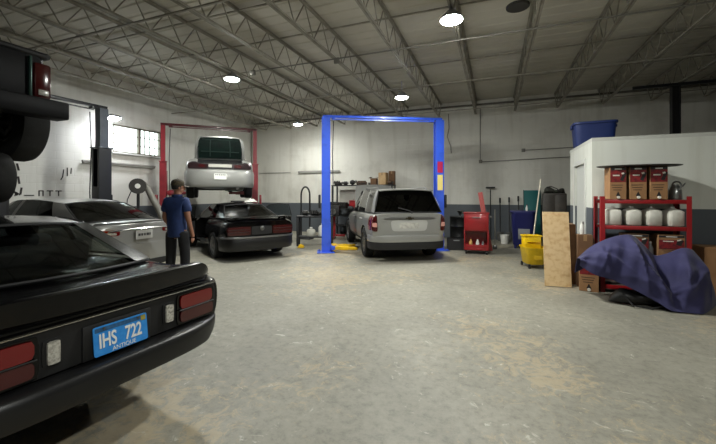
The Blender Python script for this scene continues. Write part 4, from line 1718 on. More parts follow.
def two_post_lift(label, p0, p1, m, mbeam, marm, arm_z, H=3.66, knee=None, mext=None, stickers=False, reach=.62, hose=True, k=1.0, arm_y=.6):
    p0, p1 = Vector(p0 + (0,)), Vector(p1 + (0,))
    c = (p0 + p1) / 2
    d = p1 - p0
    W = d.length
    t = thing('car_lift', label, 'car lift', c, math.atan2(d.y, d.x))
    for s in (-1, 1):
        x = s * W / 2
        lo = knee or H
        mb = MB()
        mb.box((x, 0, .012), (.46, .46, .02), bev=.004)
        for e in (-1, 1):
            for q in (-1, 1):
                mb.cyl((x + e * .18, q * .18, .02), (x + e * .18, q * .18, .05), .018, n=8)
        mb.build('base_plate', m, t)
        # C section, open towards the middle
        poly = [(-.14, -.14), (.14, -.14), (.14, -.08), (.125, -.08), (.125, -.125), (-.125, -.125), (-.125, .125), (.125, .125), (.125, .08), (.14, .08), (.14, .14), (-.14, .14)]
        poly = [(x - s * px * k, py * k) for px, py in poly]
        mb = MB()
        mb.prism(poly, .022, lo)
        mb.build('post', m, t, angle=20)
        if knee:
            mb = MB()
            mb.box((x, 0, knee + .012), (.34 * k, .34 * k, .022), bev=.004)
            mb.prism([(x + px * .66 * k, py * .66 * k) for px, py in ((-.14, -.14), (.14, -.14), (.14, .14), (-.14, .14))], knee + .022, H)
            mb.build('post_extension', mext or m, t)
        cz = arm_z
        mb = MB()
        mb.box((x - s * .06, 0, cz + .28), (.17 * k, .23 * k, .75), bev=.008)
        mb.box((x - s * .2, 0, cz), (.16, .34, .12), bev=.01)
        mb.build('carriage', m if marm is YELLOW else marm, t)
        for q in (-1, 1):
            a = Vector((x - s * .22, q * .1, cz))
            b = Vector((s * reach, q * arm_y, cz))
            mid = a.lerp(b, .55)
            mb = MB()
            dd = (b - a)
            ang = math.atan2(dd.y, dd.x)
            mb.box(a.lerp(b, .3), (dd.length * .62, .12, .1), (0, 0, ang), .012)
            mb.box(a.lerp(b, .72), (dd.length * .55, .085, .075), (0, 0, ang), .01)
            mb.cyl(a - Vector((0, 0, .08)), a + Vector((0, 0, .08)), .07, n=16)
            arm = mb.build('swing_arm', marm, t)
            mb = MB()
            mb.lathe([(.03, .03), (.03, .045), (.06, .05), (.06, .062), (.001, .062)], b, n=18)
            mb.build('lift_pad', RUBBER, arm)
        mb = MB()
        mb.box((x + s * .17, 0, 1.35), (.06, .2, .36), bev=.02)
        mb.build('power_unit' if s > 0 else 'lock_box', DULLBLACK if m is not LRED else m, t)
        if stickers and s > 0:
            for z, h, mm in ((2.28, .30, mat('sticker_crimson', (168, 24, 70), .5)), (1.86, .42, mat('sticker_yellow', (226, 206, 120), .5))):
                mb = MB()
                mb.box((x + .0, -.1425 * k, z), (.15, .004, h))
                mb.build('warning_label', mm, t)
    mb = MB()
    hb = .065
    mb.box((0, 0, H + hb / 2 + .003), (W + .2 * k, .12, hb), bev=.006)
    mb.box((0, -.05, H - .04), (W - .3, .03, .03))
    for s in (-1, 1):
        mb.box((s * (W / 2 - .2), 0, H - .02), (.1, .14, .05), bev=.005)
    mb.build('overhead_beam', mbeam, t)
    if hose:
        mb = MB()
        x = -W / 2
        mb.tube([(x + .17, -.1, .6), (x + .19, -.12, 1.6), (x + .17, -.1, 2.6), (x + .2, -.1, H - .1)], .012, 6)
        mb.build('hydraulic_hose', DULLBLACK, t)
    return t


two_post_lift('bright blue two-post lift straddling the silver SUV', (-4.18, 8.46), (-1.43, 9.9), LBLUE, LBLUE, YELLOW, .13, H=3.57, stickers=True, reach=.74, k=.8, arm_y=.33)
two_post_lift('red two-post lift holding up the silver car with open trunk', (-9.13, 7.66), (-7.22, 9.45), LRED, LDARKRED, LRED, 1.585, H=3.58, knee=2.5, reach=.56, k=.62)
two_post_lift('black two-post lift with slim upper post behind the silver sedan', (-8.68, 5.62), (-8.78, 2.62), LBLACK, LBLACK, LBLACK, .16 + .9, H=3.56, knee=2.62, mext=LGREY, reach=1.22)
two_post_lift('black two-post lift carrying the off-road truck overhead', (-7.05, -.1), (-7.05, 2.94), LBLACK, LBLACK, LBLACK, 2.17, H=3.9, knee=3.2, reach=.46)


# ------------------------------------------------------------------ the standing man
def skinned(name, verts, edges, radii, m, parent, root=0, sub=2, keep=True):
    me = bpy.data.meshes.new(name)
    me.from_pydata(verts, edges, [])
    o = bpy.data.objects.new(name, me)
    col.objects.link(o)
    md = o.modifiers.new('skin', 'SKIN')
    md.use_smooth_shade = True
    layer = me.skin_vertices[0].data
    for i, r in enumerate(radii):
        layer[i].radius = r if isinstance(r, tuple) else (r, r)
        layer[i].use_root = i == root
    sb = o.modifiers.new('sub', 'SUBSURF')
    sb.levels = sub
    sb.render_levels = sub
    apply_mods(o)
    o.data.shade_smooth()
    o.data.materials.clear()
    o.data.materials.append(m)
    o.parent = parent
    return o


def join_into(o, mb):
    """Merge extra geometry of a bmesh into an existing mesh object."""
    b = bmesh.new()
    b.from_mesh(o.data)
    vm = {v: b.verts.new(v.co) for v in mb.bm.verts}
    for f in mb.bm.faces:
        try:
            b.faces.new([vm[v] for v in f.verts])
        except ValueError:
            pass
    bmesh.ops.recalc_face_normals(b, faces=list(b.faces))
    b.to_mesh(o.data)
    b.free()
    mb.bm.free()
    o.data.shade_smooth()


def person():
    fwd = (-.28, .96)
    t = thing('person', 'person in a blue short-sleeved shirt, dark trousers and cap, standing with back turned', 'person', (-4.98, 4.45, 0), math.atan2(fwd[1], fwd[0]) - PI / 2)
    SKIN = mat('skin', (150, 104, 82), .55)
    SHIRT = mat('blue_work_shirt', (28, 50, 98), .8, noise=(14, (22, 40, 82), .4, .75), bump=(9, .3, .02))
    PANTS = mat('dark_trousers', (13, 14, 18), .85, bump=(9, .3, .02))
    V = [(0, 0, .95), (0, -.015, 1.12), (0, -.02, 1.32), (0, -.01, 1.45), (0, .01, 1.52), (0, .025, 1.585), (0, .02, 1.66), (0, .01, 1.715),
         (-.10, 0, .90), (-.115, .02, .50), (-.12, -.03, .10), (-.135, .12, .05),
         (.10, 0, .90), (.12, .03, .50), (.13, -.02, .10), (.15, .13, .05),
         (-.15, -.02, 1.41), (-.205, -.03, 1.13), (-.17, .13, .95), (-.15, .18, .89),
         (.15, -.02, 1.41), (.22, -.045, 1.13), (.245, .03, .88), (.245, .055, .80)]
    E = [(0, 1), (1, 2), (2, 3), (3, 4), (4, 5), (5, 6), (6, 7), (0, 8), (8, 9), (9, 10), (10, 11), (0, 12), (12, 13), (13, 14), (14, 15), (2, 16), (16, 17), (17, 18), (18, 19), (2, 20), (20, 21), (21, 22), (22, 23)]
    Rr = [(.10, .08), (.12, .09), (.14, .10), .075, .056, .068, .088, .07, .08, .062, .045, .035, .08, .062, .045, .035, .07, .045, .03, .034, .07, .045, .03, .034]
    body = skinned('body', V, E, Rr, SKIN, t)
    mb = MB()
    Rh = Matrix.Translation((0, .015, 1.645)) @ Matrix.Rotation(R(-38), 4, 'Z')
    # face: jaw, nose, brow, lips, eyes and ears on a head turned to the side
    mb.ball(Rh @ Vector((0, .025, -.045)), (.062, .07, .06), rot=Matrix.Rotation(R(-38), 4, 'Z'))
    mb.ball(Rh @ Vector((0, .0, .02)), (.078, .095, .095), rot=Matrix.Rotation(R(-38), 4, 'Z'))
    mb.ball(Rh @ Vector((0, .102, -.012)), (.014, .022, .026), 10, 8, rot=Matrix.Rotation(R(-38), 4, 'Z'))
    mb.ball(Rh @ Vector((0, .088, -.055)), (.024, .01, .008), 10, 6, rot=Matrix.Rotation(R(-38), 4, 'Z'))
    for s in (-1, 1):
        mb.ball(Rh @ Vector((s * .08, -.005, 0)), (.012, .022, .034), 10, 8, rot=Matrix.Rotation(R(-38), 4, 'Z'))
        mb.ball(Rh @ Vector((s * .03, .086, .012)), (.012, .008, .008), 8, 6, rot=Matrix.Rotation(R(-38), 4, 'Z'))
    # fingers and thumbs, slightly curled
    for wx, wy, wz, s, dirv in ((-.15, .18, .89, -1, Vector((.25, .55, -.75))), (.245, .055, .80, 1, Vector((0, .18, -.97)))):
        dirv.normalize()
        side = Vector((0, 1, 0)).cross(dirv).normalized()
        across = dirv.cross(Vector((1, 0, 0))).normalized()
        for k, L in enumerate((.068, .078, .074, .058)):
            a = Vector((wx, wy, wz)) + across * (.024 - .016 * k) + dirv * .02
            b = a + dirv * L * .5
            c = b + (dirv * .8 + Vector((-s * .5, 0, 0))).normalized() * L * .5
            mb.tube([a, b, c], [.0095, .0085, .007], 7)
        a = Vector((wx, wy, wz)) + across * .03
        mb.tube([a, a + dirv * .03 + across * .022, a + dirv * .06 + across * .026], [.011, .01, .008], 7)
    join_into(body, mb)
    # shirt
    SV = [(0, 0, .82), (0, -.01, .98), (0, -.02, 1.15), (0, -.025, 1.33), (0, -.015, 1.455), (-.155, -.022, 1.405), (-.20, -.03, 1.22), (.155, -.022, 1.405), (.21, -.035, 1.22)]
    SE = [(0, 1), (1, 2), (2, 3), (3, 4), (3, 5), (5, 6), (3, 7), (7, 8)]
    SR = [(.175, .145), (.168, .14), (.162, .135), (.168, .135), .082, .096, .075, .096, .075]
    skinned('shirt', SV, SE, SR, SHIRT, t, root=1)
    mb = MB()
    mb.lathe([(.062, 1.49), (.072, 1.475), (.085, 1.50), (.075, 1.53), (.066, 1.53)], (0, .0, 0), n=20, cap=False)
    mb.build('collar', SHIRT, t)
    PV = [(0, 0, .93), (-.105, 0, .86), (-.12, .02, .50), (-.125, -.025, .10), (.105, 0, .86), (.125, .03, .50), (.135, -.015, .10)]
    PE = [(0, 1), (1, 2), (2, 3), (0, 4), (4, 5), (5, 6)]
    PR = [(.125, .10), .104, .084, .074, .104, .084, .074]
    skinned('trousers', PV, PE, PR, PANTS, t)
    for x, y in ((-.13, .03), (.145, .04)):
        mb = MB()
        mb.box((x, y, .015), (.1, .28, .026), bev=.01)
        mb.ball((x, y + .05, .045), (.05, .10, .045))
        mb.ball((x, y - .07, .06), (.046, .07, .06))
        mb.build('shoe', mat('work_shoe', (24, 22, 21), .6) if 'work_shoe' not in MATS else MATS['work_shoe'], t)
    CAP = mat('dark_cap', (46, 40, 30), .85, noise=(40, (74, 64, 44), .45, .6))
    mb = MB()
    mb.lathe([(.095, .03), (.099, .05), (.095, .095), (.07, .13), (.03, .147), (.001, .15)], (0, 0, 0), n=24)
    mb.grid(lambda u, v: Vector(((-1 + 2 * u) * .075, .075 + .095 * v * (1 - .35 * (-1 + 2 * u) ** 2), .042 - .012 * v - .02 * (-1 + 2 * u) ** 2)), 10, 6, thick=.006)
    mb.ball((0, 0, .15), (.01, .01, .006), 8, 6)
    c = mb.build('cap', CAP, t)
    c.matrix_local = Rh @ Matrix.Translation((0, 0, .0)) @ Matrix.Diagonal((1, 1.1, 1, 1))
    mb = MB()
    mb.lathe([(.082, -.03), (.09, .0), (.094, .04)], (0, -.008, 0), n=24, cap=False)
    h = mb.build('hair', mat('short_dark_hair', (26, 22, 20), .8), t)
    for v in h.data.vertices:
        if v.co.y > .03:
            v.co.y = .03 + (v.co.y - .03) * .2
            v.co.x *= .95
    h.matrix_local = Rh
    return t


person()
# ------------------------------------------------------------------ shop things
KRAFT = mat('kraft_card', (158, 118, 80), .8, noise=(5, (140, 102, 66), .4, .75))
KRAFTD = mat('dark_card', (112, 82, 56), .85, noise=(5, (92, 66, 44), .4, .75))
PALECARD = mat('pale_card', (196, 164, 122), .8, noise=(6, (178, 146, 104), .4, .7))
SHELFRED = mat('shelf_red', (150, 22, 28), .42, 0, .2)
CARTRED = mat('cart_red', (142, 20, 26), .4, 0, .3, noise=(4, (106, 15, 20), .5, .85))
BOXRED = mat('printed_red', (136, 26, 30), .6, noise=(30, (90, 18, 24), .4, .65))
BOXBLACK = mat('printed_black', (30, 26, 26), .6)
BOXWHITE = mat('printed_white', (222, 218, 208), .6)
JUGW = mat('white_jug_plastic', (216, 214, 204), .4, noise=(8, (198, 196, 184), .4, .75))
BINBLUE = mat('bin_blue', (30, 34, 92), .5)
TOTEBLUE = mat('tote_blue', (18, 40, 98), .5)
TEAL = mat('teal_board', (20, 98, 98), .6)
WOODH = mat('wood_handle', (150, 112, 74), .6)
WHITEP = mat('white_plastic', (215, 214, 208), .4)
GREYP = mat('grey_plastic', (120, 122, 124), .5)
MOPY = mat('mop_bucket_yellow', (228, 190, 14), .4, noise=(9, (200, 160, 20), .5, .8))
MOPD = mat('mop_grey_strands', (96, 92, 84), .9)
BENCH = mat('black_bench', (20, 20, 22), .55)
OILY = mat('oily_cast_metal', (52, 50, 48), .5, .5, noise=(14, (26, 25, 24), .4, .7))
BRONZE = mat('brown_oily_metal', (88, 66, 46), .55, .4, noise=(14, (48, 38, 30), .4, .7))


# -- red shelf
SX0, SX1, SY0, SY1 = 1.555, 2.68, 6.53, 6.95
t = thing('shelving_unit', 'red steel shelving unit of jugs and oil boxes against the white office wall', 'shelf', ((SX0 + SX1) / 2, (SY0 + SY1) / 2, 0))
hw, hd = (SX1 - SX0) / 2, (SY1 - SY0) / 2
for sx in (-1, 1):
    for sy in (-1, 1):
        mb = MB()
        x, y = sx * (hw - .03), sy * (hd - .03)
        mb.prism([(x - sx * .03, y + sy * .03), (x + sx * .03, y + sy * .03), (x + sx * .03, y - sy * .03), (x + sx * .024, y - sy * .03), (x + sx * .024, y + sy * .024), (x - sx * .03, y + sy * .024)], 0, 1.50)
        mb.build('upright', SHELFRED, t, 20)
for z in (.1, .55, 1.03, 1.43):
    mb = MB()
    mb.box((0, 0, z + .012), (2 * hw - .07, 2 * hd - .07, .018))
    sh = mb.build('shelf_board', mat('shelf_board_grey', (70, 60, 56), .7) if 'shelf_board_grey' not in MATS else MATS['shelf_board_grey'], t)
    for sy in (-1, 1):
        mb = MB()
        mb.box((0, sy * (hd - .025), z - .012), (2 * hw - .06, .03, .06), bev=.004)
        mb.build('shelf_beam', SHELFRED, sh)


def oil_box(label, loc, s, group=None, rz=0.0, tap=True, face=KRAFT, low=False):
    w, d, h = s
    t = thing('oil_box', label, 'box', loc, rz, group)
    mb = MB()
    mb.box((0, 0, h / 2), (w, d, h), bev=.004, seg=1)
    mb.build('carton', face, t)
    f = -d / 2 - .0012
    mb = MB()
    mb.box((0, f, h * (.73 if not low else .6)), (w * .94, .002, h * .40))
    p = mb.build('printed_panel', BOXRED, t)
    mb = MB()
    mb.box((0, f - .001, h * .945), (w * .94, .002, h * .09))
    mb.box((w * .30, f - .0012, h * .70), (w * .2, .002, h * .26), (0, R(20), 0))
    mb.build('black_band', BOXBLACK, t)
    mb = MB()
    mb.box((0, f - .0026, h * .935), (w * .42, .002, h * .035))
    mb.box((w * .28, f - .0026, h * .80), (w * .16, .002, h * .05), (0, R(-18), 0))
    mb.box((-w * .12, f - .0026, h * .74), (w * .40, .002, h * .04))
    mb.build('white_print', BOXWHITE, t)
    for k in range(3):
        mb = MB()
        mb.box((-w * .05, f - .0005, h * (.44 - .075 * k)), (w * (.7 - .1 * k), .002, h * .018))
        mb.build('print_line', BOXBLACK, t)
    if tap:
        mb = MB()
        mb.prism([(-w * .14, 0), (w * .14, 0), (0, h * .15)], 0, .002, Matrix.Translation((0, f + .001, h * .1)) @ Matrix.Rotation(R(90), 4, 'X'))
        mb.build('tap_cutout', BOXBLACK, t)
        mb = MB()
        mb.cyl((0, f, h * .065), (0, f - .03, h * .065), w * .09, n=14)
        mb.build('tap', BOXWHITE, t)
    return t


zt = 1.43 + .023
for x, l in ((1.79, 'kraft oil box on the top red shelf, end one over the first white jug'), (2.045, 'kraft oil box on the top red shelf, middle one of three'), (2.30, 'kraft oil box on the top red shelf, beside the metal oil can')):
    oil_box(l, (x, 6.70, zt), (.215, .30, .50), 'oil boxes on the top red shelf')
t = thing('tray_lid', 'thin dark oval lid lying flat across the three kraft oil boxes', 'lid', (2.09, 6.70, zt + .502))
mb = MB()
mb.lathe([(.001, .0), (.5, .0), (.545, .012), (.55, .022), (.53, .026), (.48, .012), (.001, .010)], n=44, cap=False)
for v in mb.bm.verts:
    v.co.y *= .50
mb.build('lid', mat('dark_oval_plastic', (54, 54, 50), .5), t)
# metal oil can
t = thing('oil_can', 'shiny metal oil can with ring handle at the end of the top red shelf', 'can', (2.545, 6.68, zt), R(25))
mb = MB()
mb.lathe([(.075, .0), (.08, .01), (.078, .13), (.055, .19), (.04, .21), (.04, .225), (.001, .23)], n=26)
mb.build('can_body', mat('galvanised_can', (150, 152, 152), .28, .8), t)
mb = MB()
mb.tube([(.05, 0, .19), (.12, 0, .2), (.16, 0, .25)], [.016, .012, .008], 8)
mb.build('spout', MATS['galvanised_can'], t)
mb = MB()
mb.tube([(.0, -.02 + .07 * math.cos(a), .20 + .07 * math.sin(a)) for a in [2 * PI * k / 18 for k in range(18)]], .012, 8, closed=True)
mb.build('ring_handle', MATS['galvanised_can'], t)


def jug(label, loc, group):
    t = thing('jug', label, 'jug', loc, 0, group)
    mb = MB()
    rings = []
    for z, w, d in ((0, .088, .12), (.012, .098, .13), (.215, .102, .13), (.24, .092, .115), (.256, .05, .055), (.264, .033, .035), (.268, .03, .03)):
        n = 24
        ring = []
        for k in range(n):
            a = 2 * PI * k / n
            ca, sa = math.cos(a), math.sin(a)
            e = .35 if z < .23 else .8
            ring.append(Vector((w * math.copysign(abs(ca) ** e, ca), d * math.copysign(abs(sa) ** e, sa), z)))
        rings.append(ring)
    mb.loft(rings)
    mb.build('bottle', JUGW, t, 50)
    mb = MB()
    mb.cyl((0, 0, .262), (0, 0, .292), .026, n=16)
    mb.build('cap', WHITEP, t)
    mb = MB()
    mb.tube([(.0, .09, .24), (0, .06, .275), (0, .02, .275)], .013, 8)
    mb.build('handle', JUGW, t)
    return t


j = None
zj = 1.03 + .023
for i, (x, l) in enumerate(((1.755, 'white plastic jug on the middle red shelf beneath the first oil box'), (2.005, 'second white plastic jug on the middle red shelf'), (2.255, 'third white plastic jug on the middle red shelf'), (2.515, 'white plastic jug on the middle red shelf beneath the metal oil can'))):
    if j is None:
        j = jug(l, (x, 6.70, zj), 'white jugs on the middle red shelf')
    else:
        dup(j, None, (x, 6.70, zj), .06 * i, l)
zl = .55 + .023
oil_box('red printed carton on the lowest visible red shelf behind the cover peak', (2.03, 6.70, zl), (.30, .30, .35), None, 0, False, KRAFTD, True)
oil_box('red printed carton on the lowest visible red shelf, clear of the cover', (2.45, 6.70, zl), (.32, .30, .35), None, 0, False, KRAFT, True)
t = thing('bottle', 'small pale bottle on the lower red shelf between two cartons', 'bottle', (2.23, 6.66, zl))
mb = MB()
mb.lathe([(.035, 0), (.038, .01), (.038, .14), (.02, .18), (.016, .21)], n=18)
mb.build('flask', GREYP, t)
mb = MB()
mb.cyl((0, 0, .208), (0, 0, .235), .018, n=12)
mb.build('cap', WHITEP, t)


def carton(label, loc, s, rz=0.0, m=KRAFT, flaps=False, group=None):
    w, d, h = s
    t = thing('carton', label, 'box', loc, rz, group)
    mb = MB()
    if flaps:
        for c, q in (((0, -d / 2 + .004, h / 2), (w, .008, h)), ((0, d / 2 - .004, h / 2), (w, .008, h)), ((-w / 2 + .004, 0, h / 2), (.008, d - .016, h)), ((w / 2 - .004, 0, h / 2), (.008, d - .016, h)), ((0, 0, .006), (w - .016, d - .016, .01))):
            mb.box(c, q)
    else:
        mb.box((0, 0, h / 2), (w, d, h), bev=.005, seg=1)
    mb.build('carton_body', m, t)
    if flaps:
        for sx in (-1, 1):
            mb = MB()
            mb.box((sx * (w / 2 + .03), 0, h + .025), (.10, d, .006), (0, sx * R(-22) * -1, 0))
            mb.build('flap', m, t)
    else:
        mb = MB()
        mb.box((0, 0, h + .0008), (w, .05, .0016))
        mb.box((0, -d / 2 - .0008, h - .05), (.05, .0016, .1))
        mb.build('tape', mat('packing_tape', (150, 120, 84), .3) if 'packing_tape' not in MATS else MATS['packing_tape'], t)
    return t


oil_box('kraft oil box on the floor between the plywood and the purple cover', (1.41, 6.60, 0), (.26, .22, .50), None, R(-10), True)
carton('brown carton on the floor at the far end of the purple cover', (3.06, 6.80, 0), (.44, .36, .76), R(4), KRAFT)
carton('tall dark brown carton that the plywood sheet leans on', (1.08, 7.1, 0), (.42, .36, 1.02), R(0), KRAFTD)
carton('brown carton standing by the office corner behind the oil box', (1.40, 6.88, 0), (.22, .2, .86), 0, KRAFTD)
t = thing('spray_can', 'white spray can on the carton by the office corner', 'can', (1.37, 6.87, .863))
mb = MB()
mb.lathe([(.03, 0), (.032, .01), (.032, .15), (.02, .17), (.02, .175)], n=18)
mb.build('can_body', WHITEP, t)
mb = MB()
mb.cyl((0, 0, .174), (0, 0, .21), .016, n=12)
mb.build('nozzle', WHITEP, t)

# plywood sheet
PLY = mat('plywood', (208, 180, 136), .65, noise=(13, (188, 152, 106), .45, .68))
t = thing('plywood_sheet', 'upright pale plywood sheet leaning in front of the dark carton', 'board', (.985, 6.62, 0), R(6))
mb = MB()
mb.box((0, .09, .62), (.40, .018, 1.235), (R(-8), 0, 0), .002, 1)
mb.build('sheet', PLY, t)
# ------------------------------------------------------------------ purple cover over a low pile
COVER = mat('purple_cover_cloth', (48, 47, 88), .85, noise=(4, (40, 39, 74), .4, .75), bump=(26, .25, .01), sheen=.1)
rnd = random.Random(3)
RIDGE = [(1.16, .58, 6.06, 5.94, .50), (1.32, .74, 6.10, 5.84, .40), (1.52, .86, 6.14, 5.82, .35), (1.72, .93, 6.17, 5.80, .26), (1.86, .93, 6.18, 5.77, .19), (2.0, .80, 6.19, 5.74, .11), (2.12, .66, 6.20, 5.70, .03), (2.28, .69, 6.22, 5.72, .015), (2.45, .77, 6.24, 5.74, .012), (2.57, .75, 6.26, 5.88, .012), (2.68, .60, 6.30, 6.04, .012), (2.77, .36, 6.34, 6.18, .012), (2.84, .04, 6.36, 6.28, .012)]


def crease(d, w):
    """A sharp fold: 1 on its line, falling off quickly."""
    return math.exp(-abs(d) / w)


def cover(u, v):
    x, zr, yr, yh, zh = catmull(RIDGE, u * (len(RIDGE) - 1))
    yb_ = yr + .22
    if v < .3:
        k = v / .3
        return Vector((x, lerp(yb_, yr, k), max(.012, lerp(zr * .55, zr, math.sin(k * PI / 2)))))
    k = (v - .3) / .7
    sn = math.sin(PI * k)
    full = min(1, zr / .6)
    out = sn * .10 * full
    # folds running down from the peak, and the hollow between the two heaps
    out += .085 * crease(x - (1.80 + .12 * k), .05) * sn
    out += .06 * crease(x - (1.58 - .22 * k), .06) * sn
    out += .07 * crease(x - (2.46 - .20 * k), .05) * sn
    out += .05 * crease(x - (2.62 + .05 * k), .04) * sn
    out -= .16 * crease(x - (2.10 + .10 * k), .10) * sn
    # a roll of slack cloth looping across the hollow
    loop = k - (.50 + .16 * math.sin((x - 1.86) * 6))
    out += .10 * crease(loop, .07) * crease(x - 2.05, .22)
    loop2 = k - (.74 - .25 * (x - 2.1))
    out += .07 * crease(loop2, .06) * crease(x - 2.12, .28)
    out += .045 * crease(x - (1.40 + .10 * k), .035) * sn
    out += .05 * crease(x - (1.95 + .22 * k * k), .035) * sn
    out += .045 * crease((k - .62) - .9 * (x - 1.62), .05) * crease(x - 1.65, .18)
    out += .05 * crease((k - .55) + 1.1 * (x - 2.5), .05) * crease(x - 2.5, .16)
    out += .014 * math.sin(x * 31 + k * 6) * sn + .010 * math.sin(x * 17 - k * 19) * sn
    y = lerp(yr, yh, k) - out
    z = lerp(zr, zh, k ** 1.1) + out * .45
    return Vector((x, y, max(.012, z)))


t = thing('dust_cover', 'rumpled purple cloth cover thrown over a low pile before the red shelves', 'cover', (0, 0, 0))
mb = MB()
mb.grid(cover, 130, 60, thick=.006)
mb.build('cloth', COVER, t, 70)
t = tag(MB().build('x', COVER) if False else bpy.data.objects.new('floor_bag', None), 'slack black bag showing under the hem of the purple cover', 'bag')
col.objects.link(t)
mb = MB()
mb.grid(lambda u, v: Vector((lerp(1.52, 2.34, u), 5.98 + .16 * math.cos(2 * PI * v) * (math.sin(PI * u) ** .5 + .05) * 1.0 - .03 * math.sin(9 * u), .012 + max(0, (.12 + .025 * math.sin(13 * u)) * (1 + math.sin(2 * PI * v)) * (math.sin(PI * u) ** .5)))), 30, 18, closed_u=False)
mb.build('bag_body', mat('black_bag', (12, 12, 13), .5, bump=(14, .5, .02)), t)
mb = MB()
mb.tube([(1.66, 5.84, .14), (1.75, 5.77, .03), (1.95, 5.75, .015), (2.1, 5.79, .07)], .012, 6)
mb.build('strap', MATS['black_bag'], t)

# ------------------------------------------------------------------ mop bucket and mop
t = thing('mop_bucket', 'yellow wheeled mop bucket with wringer beside the plywood sheet', 'bucket', (.76, 8.28, 0), R(18))
mb = MB()
rings = []
for z, w, d in ((.08, .15, .20), (.1, .17, .22), (.40, .205, .26), (.42, .22, .275), (.44, .22, .275), (.435, .2, .255), (.14, .165, .215)):
    rings.append([Vector((w * math.copysign(abs(math.cos(a)) ** .5, math.cos(a)), d * math.copysign(abs(math.sin(a)) ** .5, math.sin(a)), z)) for a in [2 * PI * k / 28 for k in range(28)]])
mb.loft(rings)
mb.build('bucket', MOPY, t, 50)
mb = MB()
for s_ in (-1, 1):
    mb.box((s_ * .15, .08, .52), (.02, .22, .26), bev=.006)
    mb.box((0, .08 + s_ * .11, .52), (.30, .018, .26), bev=.006)
mb.box((0, -.03, .60), (.26, .04, .16), (R(-18), 0, 0), .01)
mb.tube([(-.17, -.04, .655), (.17, -.04, .655), (.17, .2, .655), (-.17, .2, .655)], .016, 8, closed=True)
w_ = mb.build('wringer', MOPY, t)
mb = MB()
mb.tube([(.16, .06, .58), (.2, .02, .72), (.2, -.06, .80)], .014, 8)
mb.build('wringer_handle', DULLBLACK, w_)
for sx in (-1, 1):
    for sy in (-1, 1):
        mb = MB()
        mb.cyl((sx * .15 - .014, sy * .19, .035), (sx * .15 + .014, sy * .19, .035), .034, n=16)
        mb.box((sx * .15, sy * .19, .07), (.04, .04, .04), bev=.006)
        mb.build('caster', DULLBLACK, t)
mb = MB()
mb.box((0, -.243, .25), (.16, .006, .12), (R(-7), 0, 0), .002)
mb.build('warning_label', mat('bucket_label', (196, 158, 20), .5), t)
t = thing('mop', 'mop with long pale handle slanting up out of the yellow bucket', 'mop', (.76, 8.30, 0))
mb = MB()
mb.tube([(0.0, .07, .5), (.03, .11, .68), (.19, .36, 1.87)], .013, 10)
mb.build('handle', mat('pale_mop_handle', (176, 168, 150), .5), t)
mb = MB()
for k in range(26):
    a = 2 * PI * k / 26
    mb.tube([(0, .08, .52), (.03 * math.cos(a), .08 + .03 * math.sin(a), .44), (.06 * math.cos(a), .05 + .05 * math.sin(a), .22)], .009, 5)
mb.build('strands', MOPD, t)

# ------------------------------------------------------------------ red service cart
t = thing('tool_cart', 'red steel shop cart with open lower bay against the gray wall band', 'cart', (-.44, 9.75, 0), R(2.5))
mb = MB()
mb.box((0, 0, .82), (.60, .46, .46), bev=.018)
mb.box((0, -.0, 1.055), (.63, .49, .03), bev=.01)
for sx in (-1, 1):
    mb.box((sx * .285, 0, .36), (.03, .46, .50), bev=.006)
mb.box((0, .215, .36), (.57, .02, .5))
mb.box((0, 0, .13), (.60, .46, .06), bev=.01)
mb.box((0, -.215, .2), (.57, .02, .09), bev=.004)
mb.build('cabinet', CARTRED, t)
mb = MB()
mb.box((0, -.236, .80), (.50, .012, .36), bev=.008)
d = mb.build('door', CARTRED, t)
mb = MB()
mb.box((0, -.25, .94), (.2, .016, .025), bev=.006)
mb.build('door_handle', STEEL, d)
mb = MB()
mb.lathe([(.045, -.03), (.06, -.03), (.06, .03), (.045, .03), (.045, -.03)], (-.33, -.1, .98), 'Y', 20, cap=False)
mb.build('hose_ring', DULLBLACK, t)
mb = MB()
mb.tube([(.31, -.18, .95), (.37, -.18, .96), (.37, .18, .96), (.31, .18, .95)], .013, 8)
mb.build('push_handle', STEEL, t)
for sx in (-1, 1):
    for sy in (-1, 1):
        mb = MB()
        mb.cyl((sx * .25 - .018, sy * .18, .05), (sx * .25 + .018, sy * .18, .05), .05, n=18)
        mb.box((sx * .25, sy * .18, .085), (.05, .05, .04), bev=.006)
        mb.build('caster', DULLBLACK, t)


def bottle(label, x, y, z, m, s=1.0):
    t = thing('bottle', label, 'bottle', (x, y, z), 0, None)
    mb = MB()
    mb.lathe([(.038 * s, 0), (.042 * s, .01), (.042 * s, .13 * s), (.018 * s, .19 * s), (.016 * s, .22 * s)], n=18)
    mb.build('flask', m, t)
    mb = MB()
    mb.cyl((0, 0, .218 * s), (0, 0, .25 * s), .02 * s, n=12)
    mb.build('cap', BOXRED, t)
    return t


bottle('pale yellow bottle in the lower bay of the red cart, nearer the SUV', -.57, 9.62, .163, mat('amber_bottle', (206, 160, 96), .4))
bottle('white bottle in the middle of the red cart lower bay', -.40, 9.6, .163, WHITEP)
bottle('gray bottle in the lower bay of the red cart beside the casters', -.27, 9.63, .163, GREYP, .8)
t = thing('cardboard_tube', 'faded red board standing tilted behind the red cart', 'board', (-.22, 10.15, 0), R(5))
mb = MB()
mb.box((0, .12, .80), (.12, .03, 1.62), (R(-7), R(-9), 0), .006)
mb.build('board', mat('faded_red_board', (150, 66, 62), .7), t)

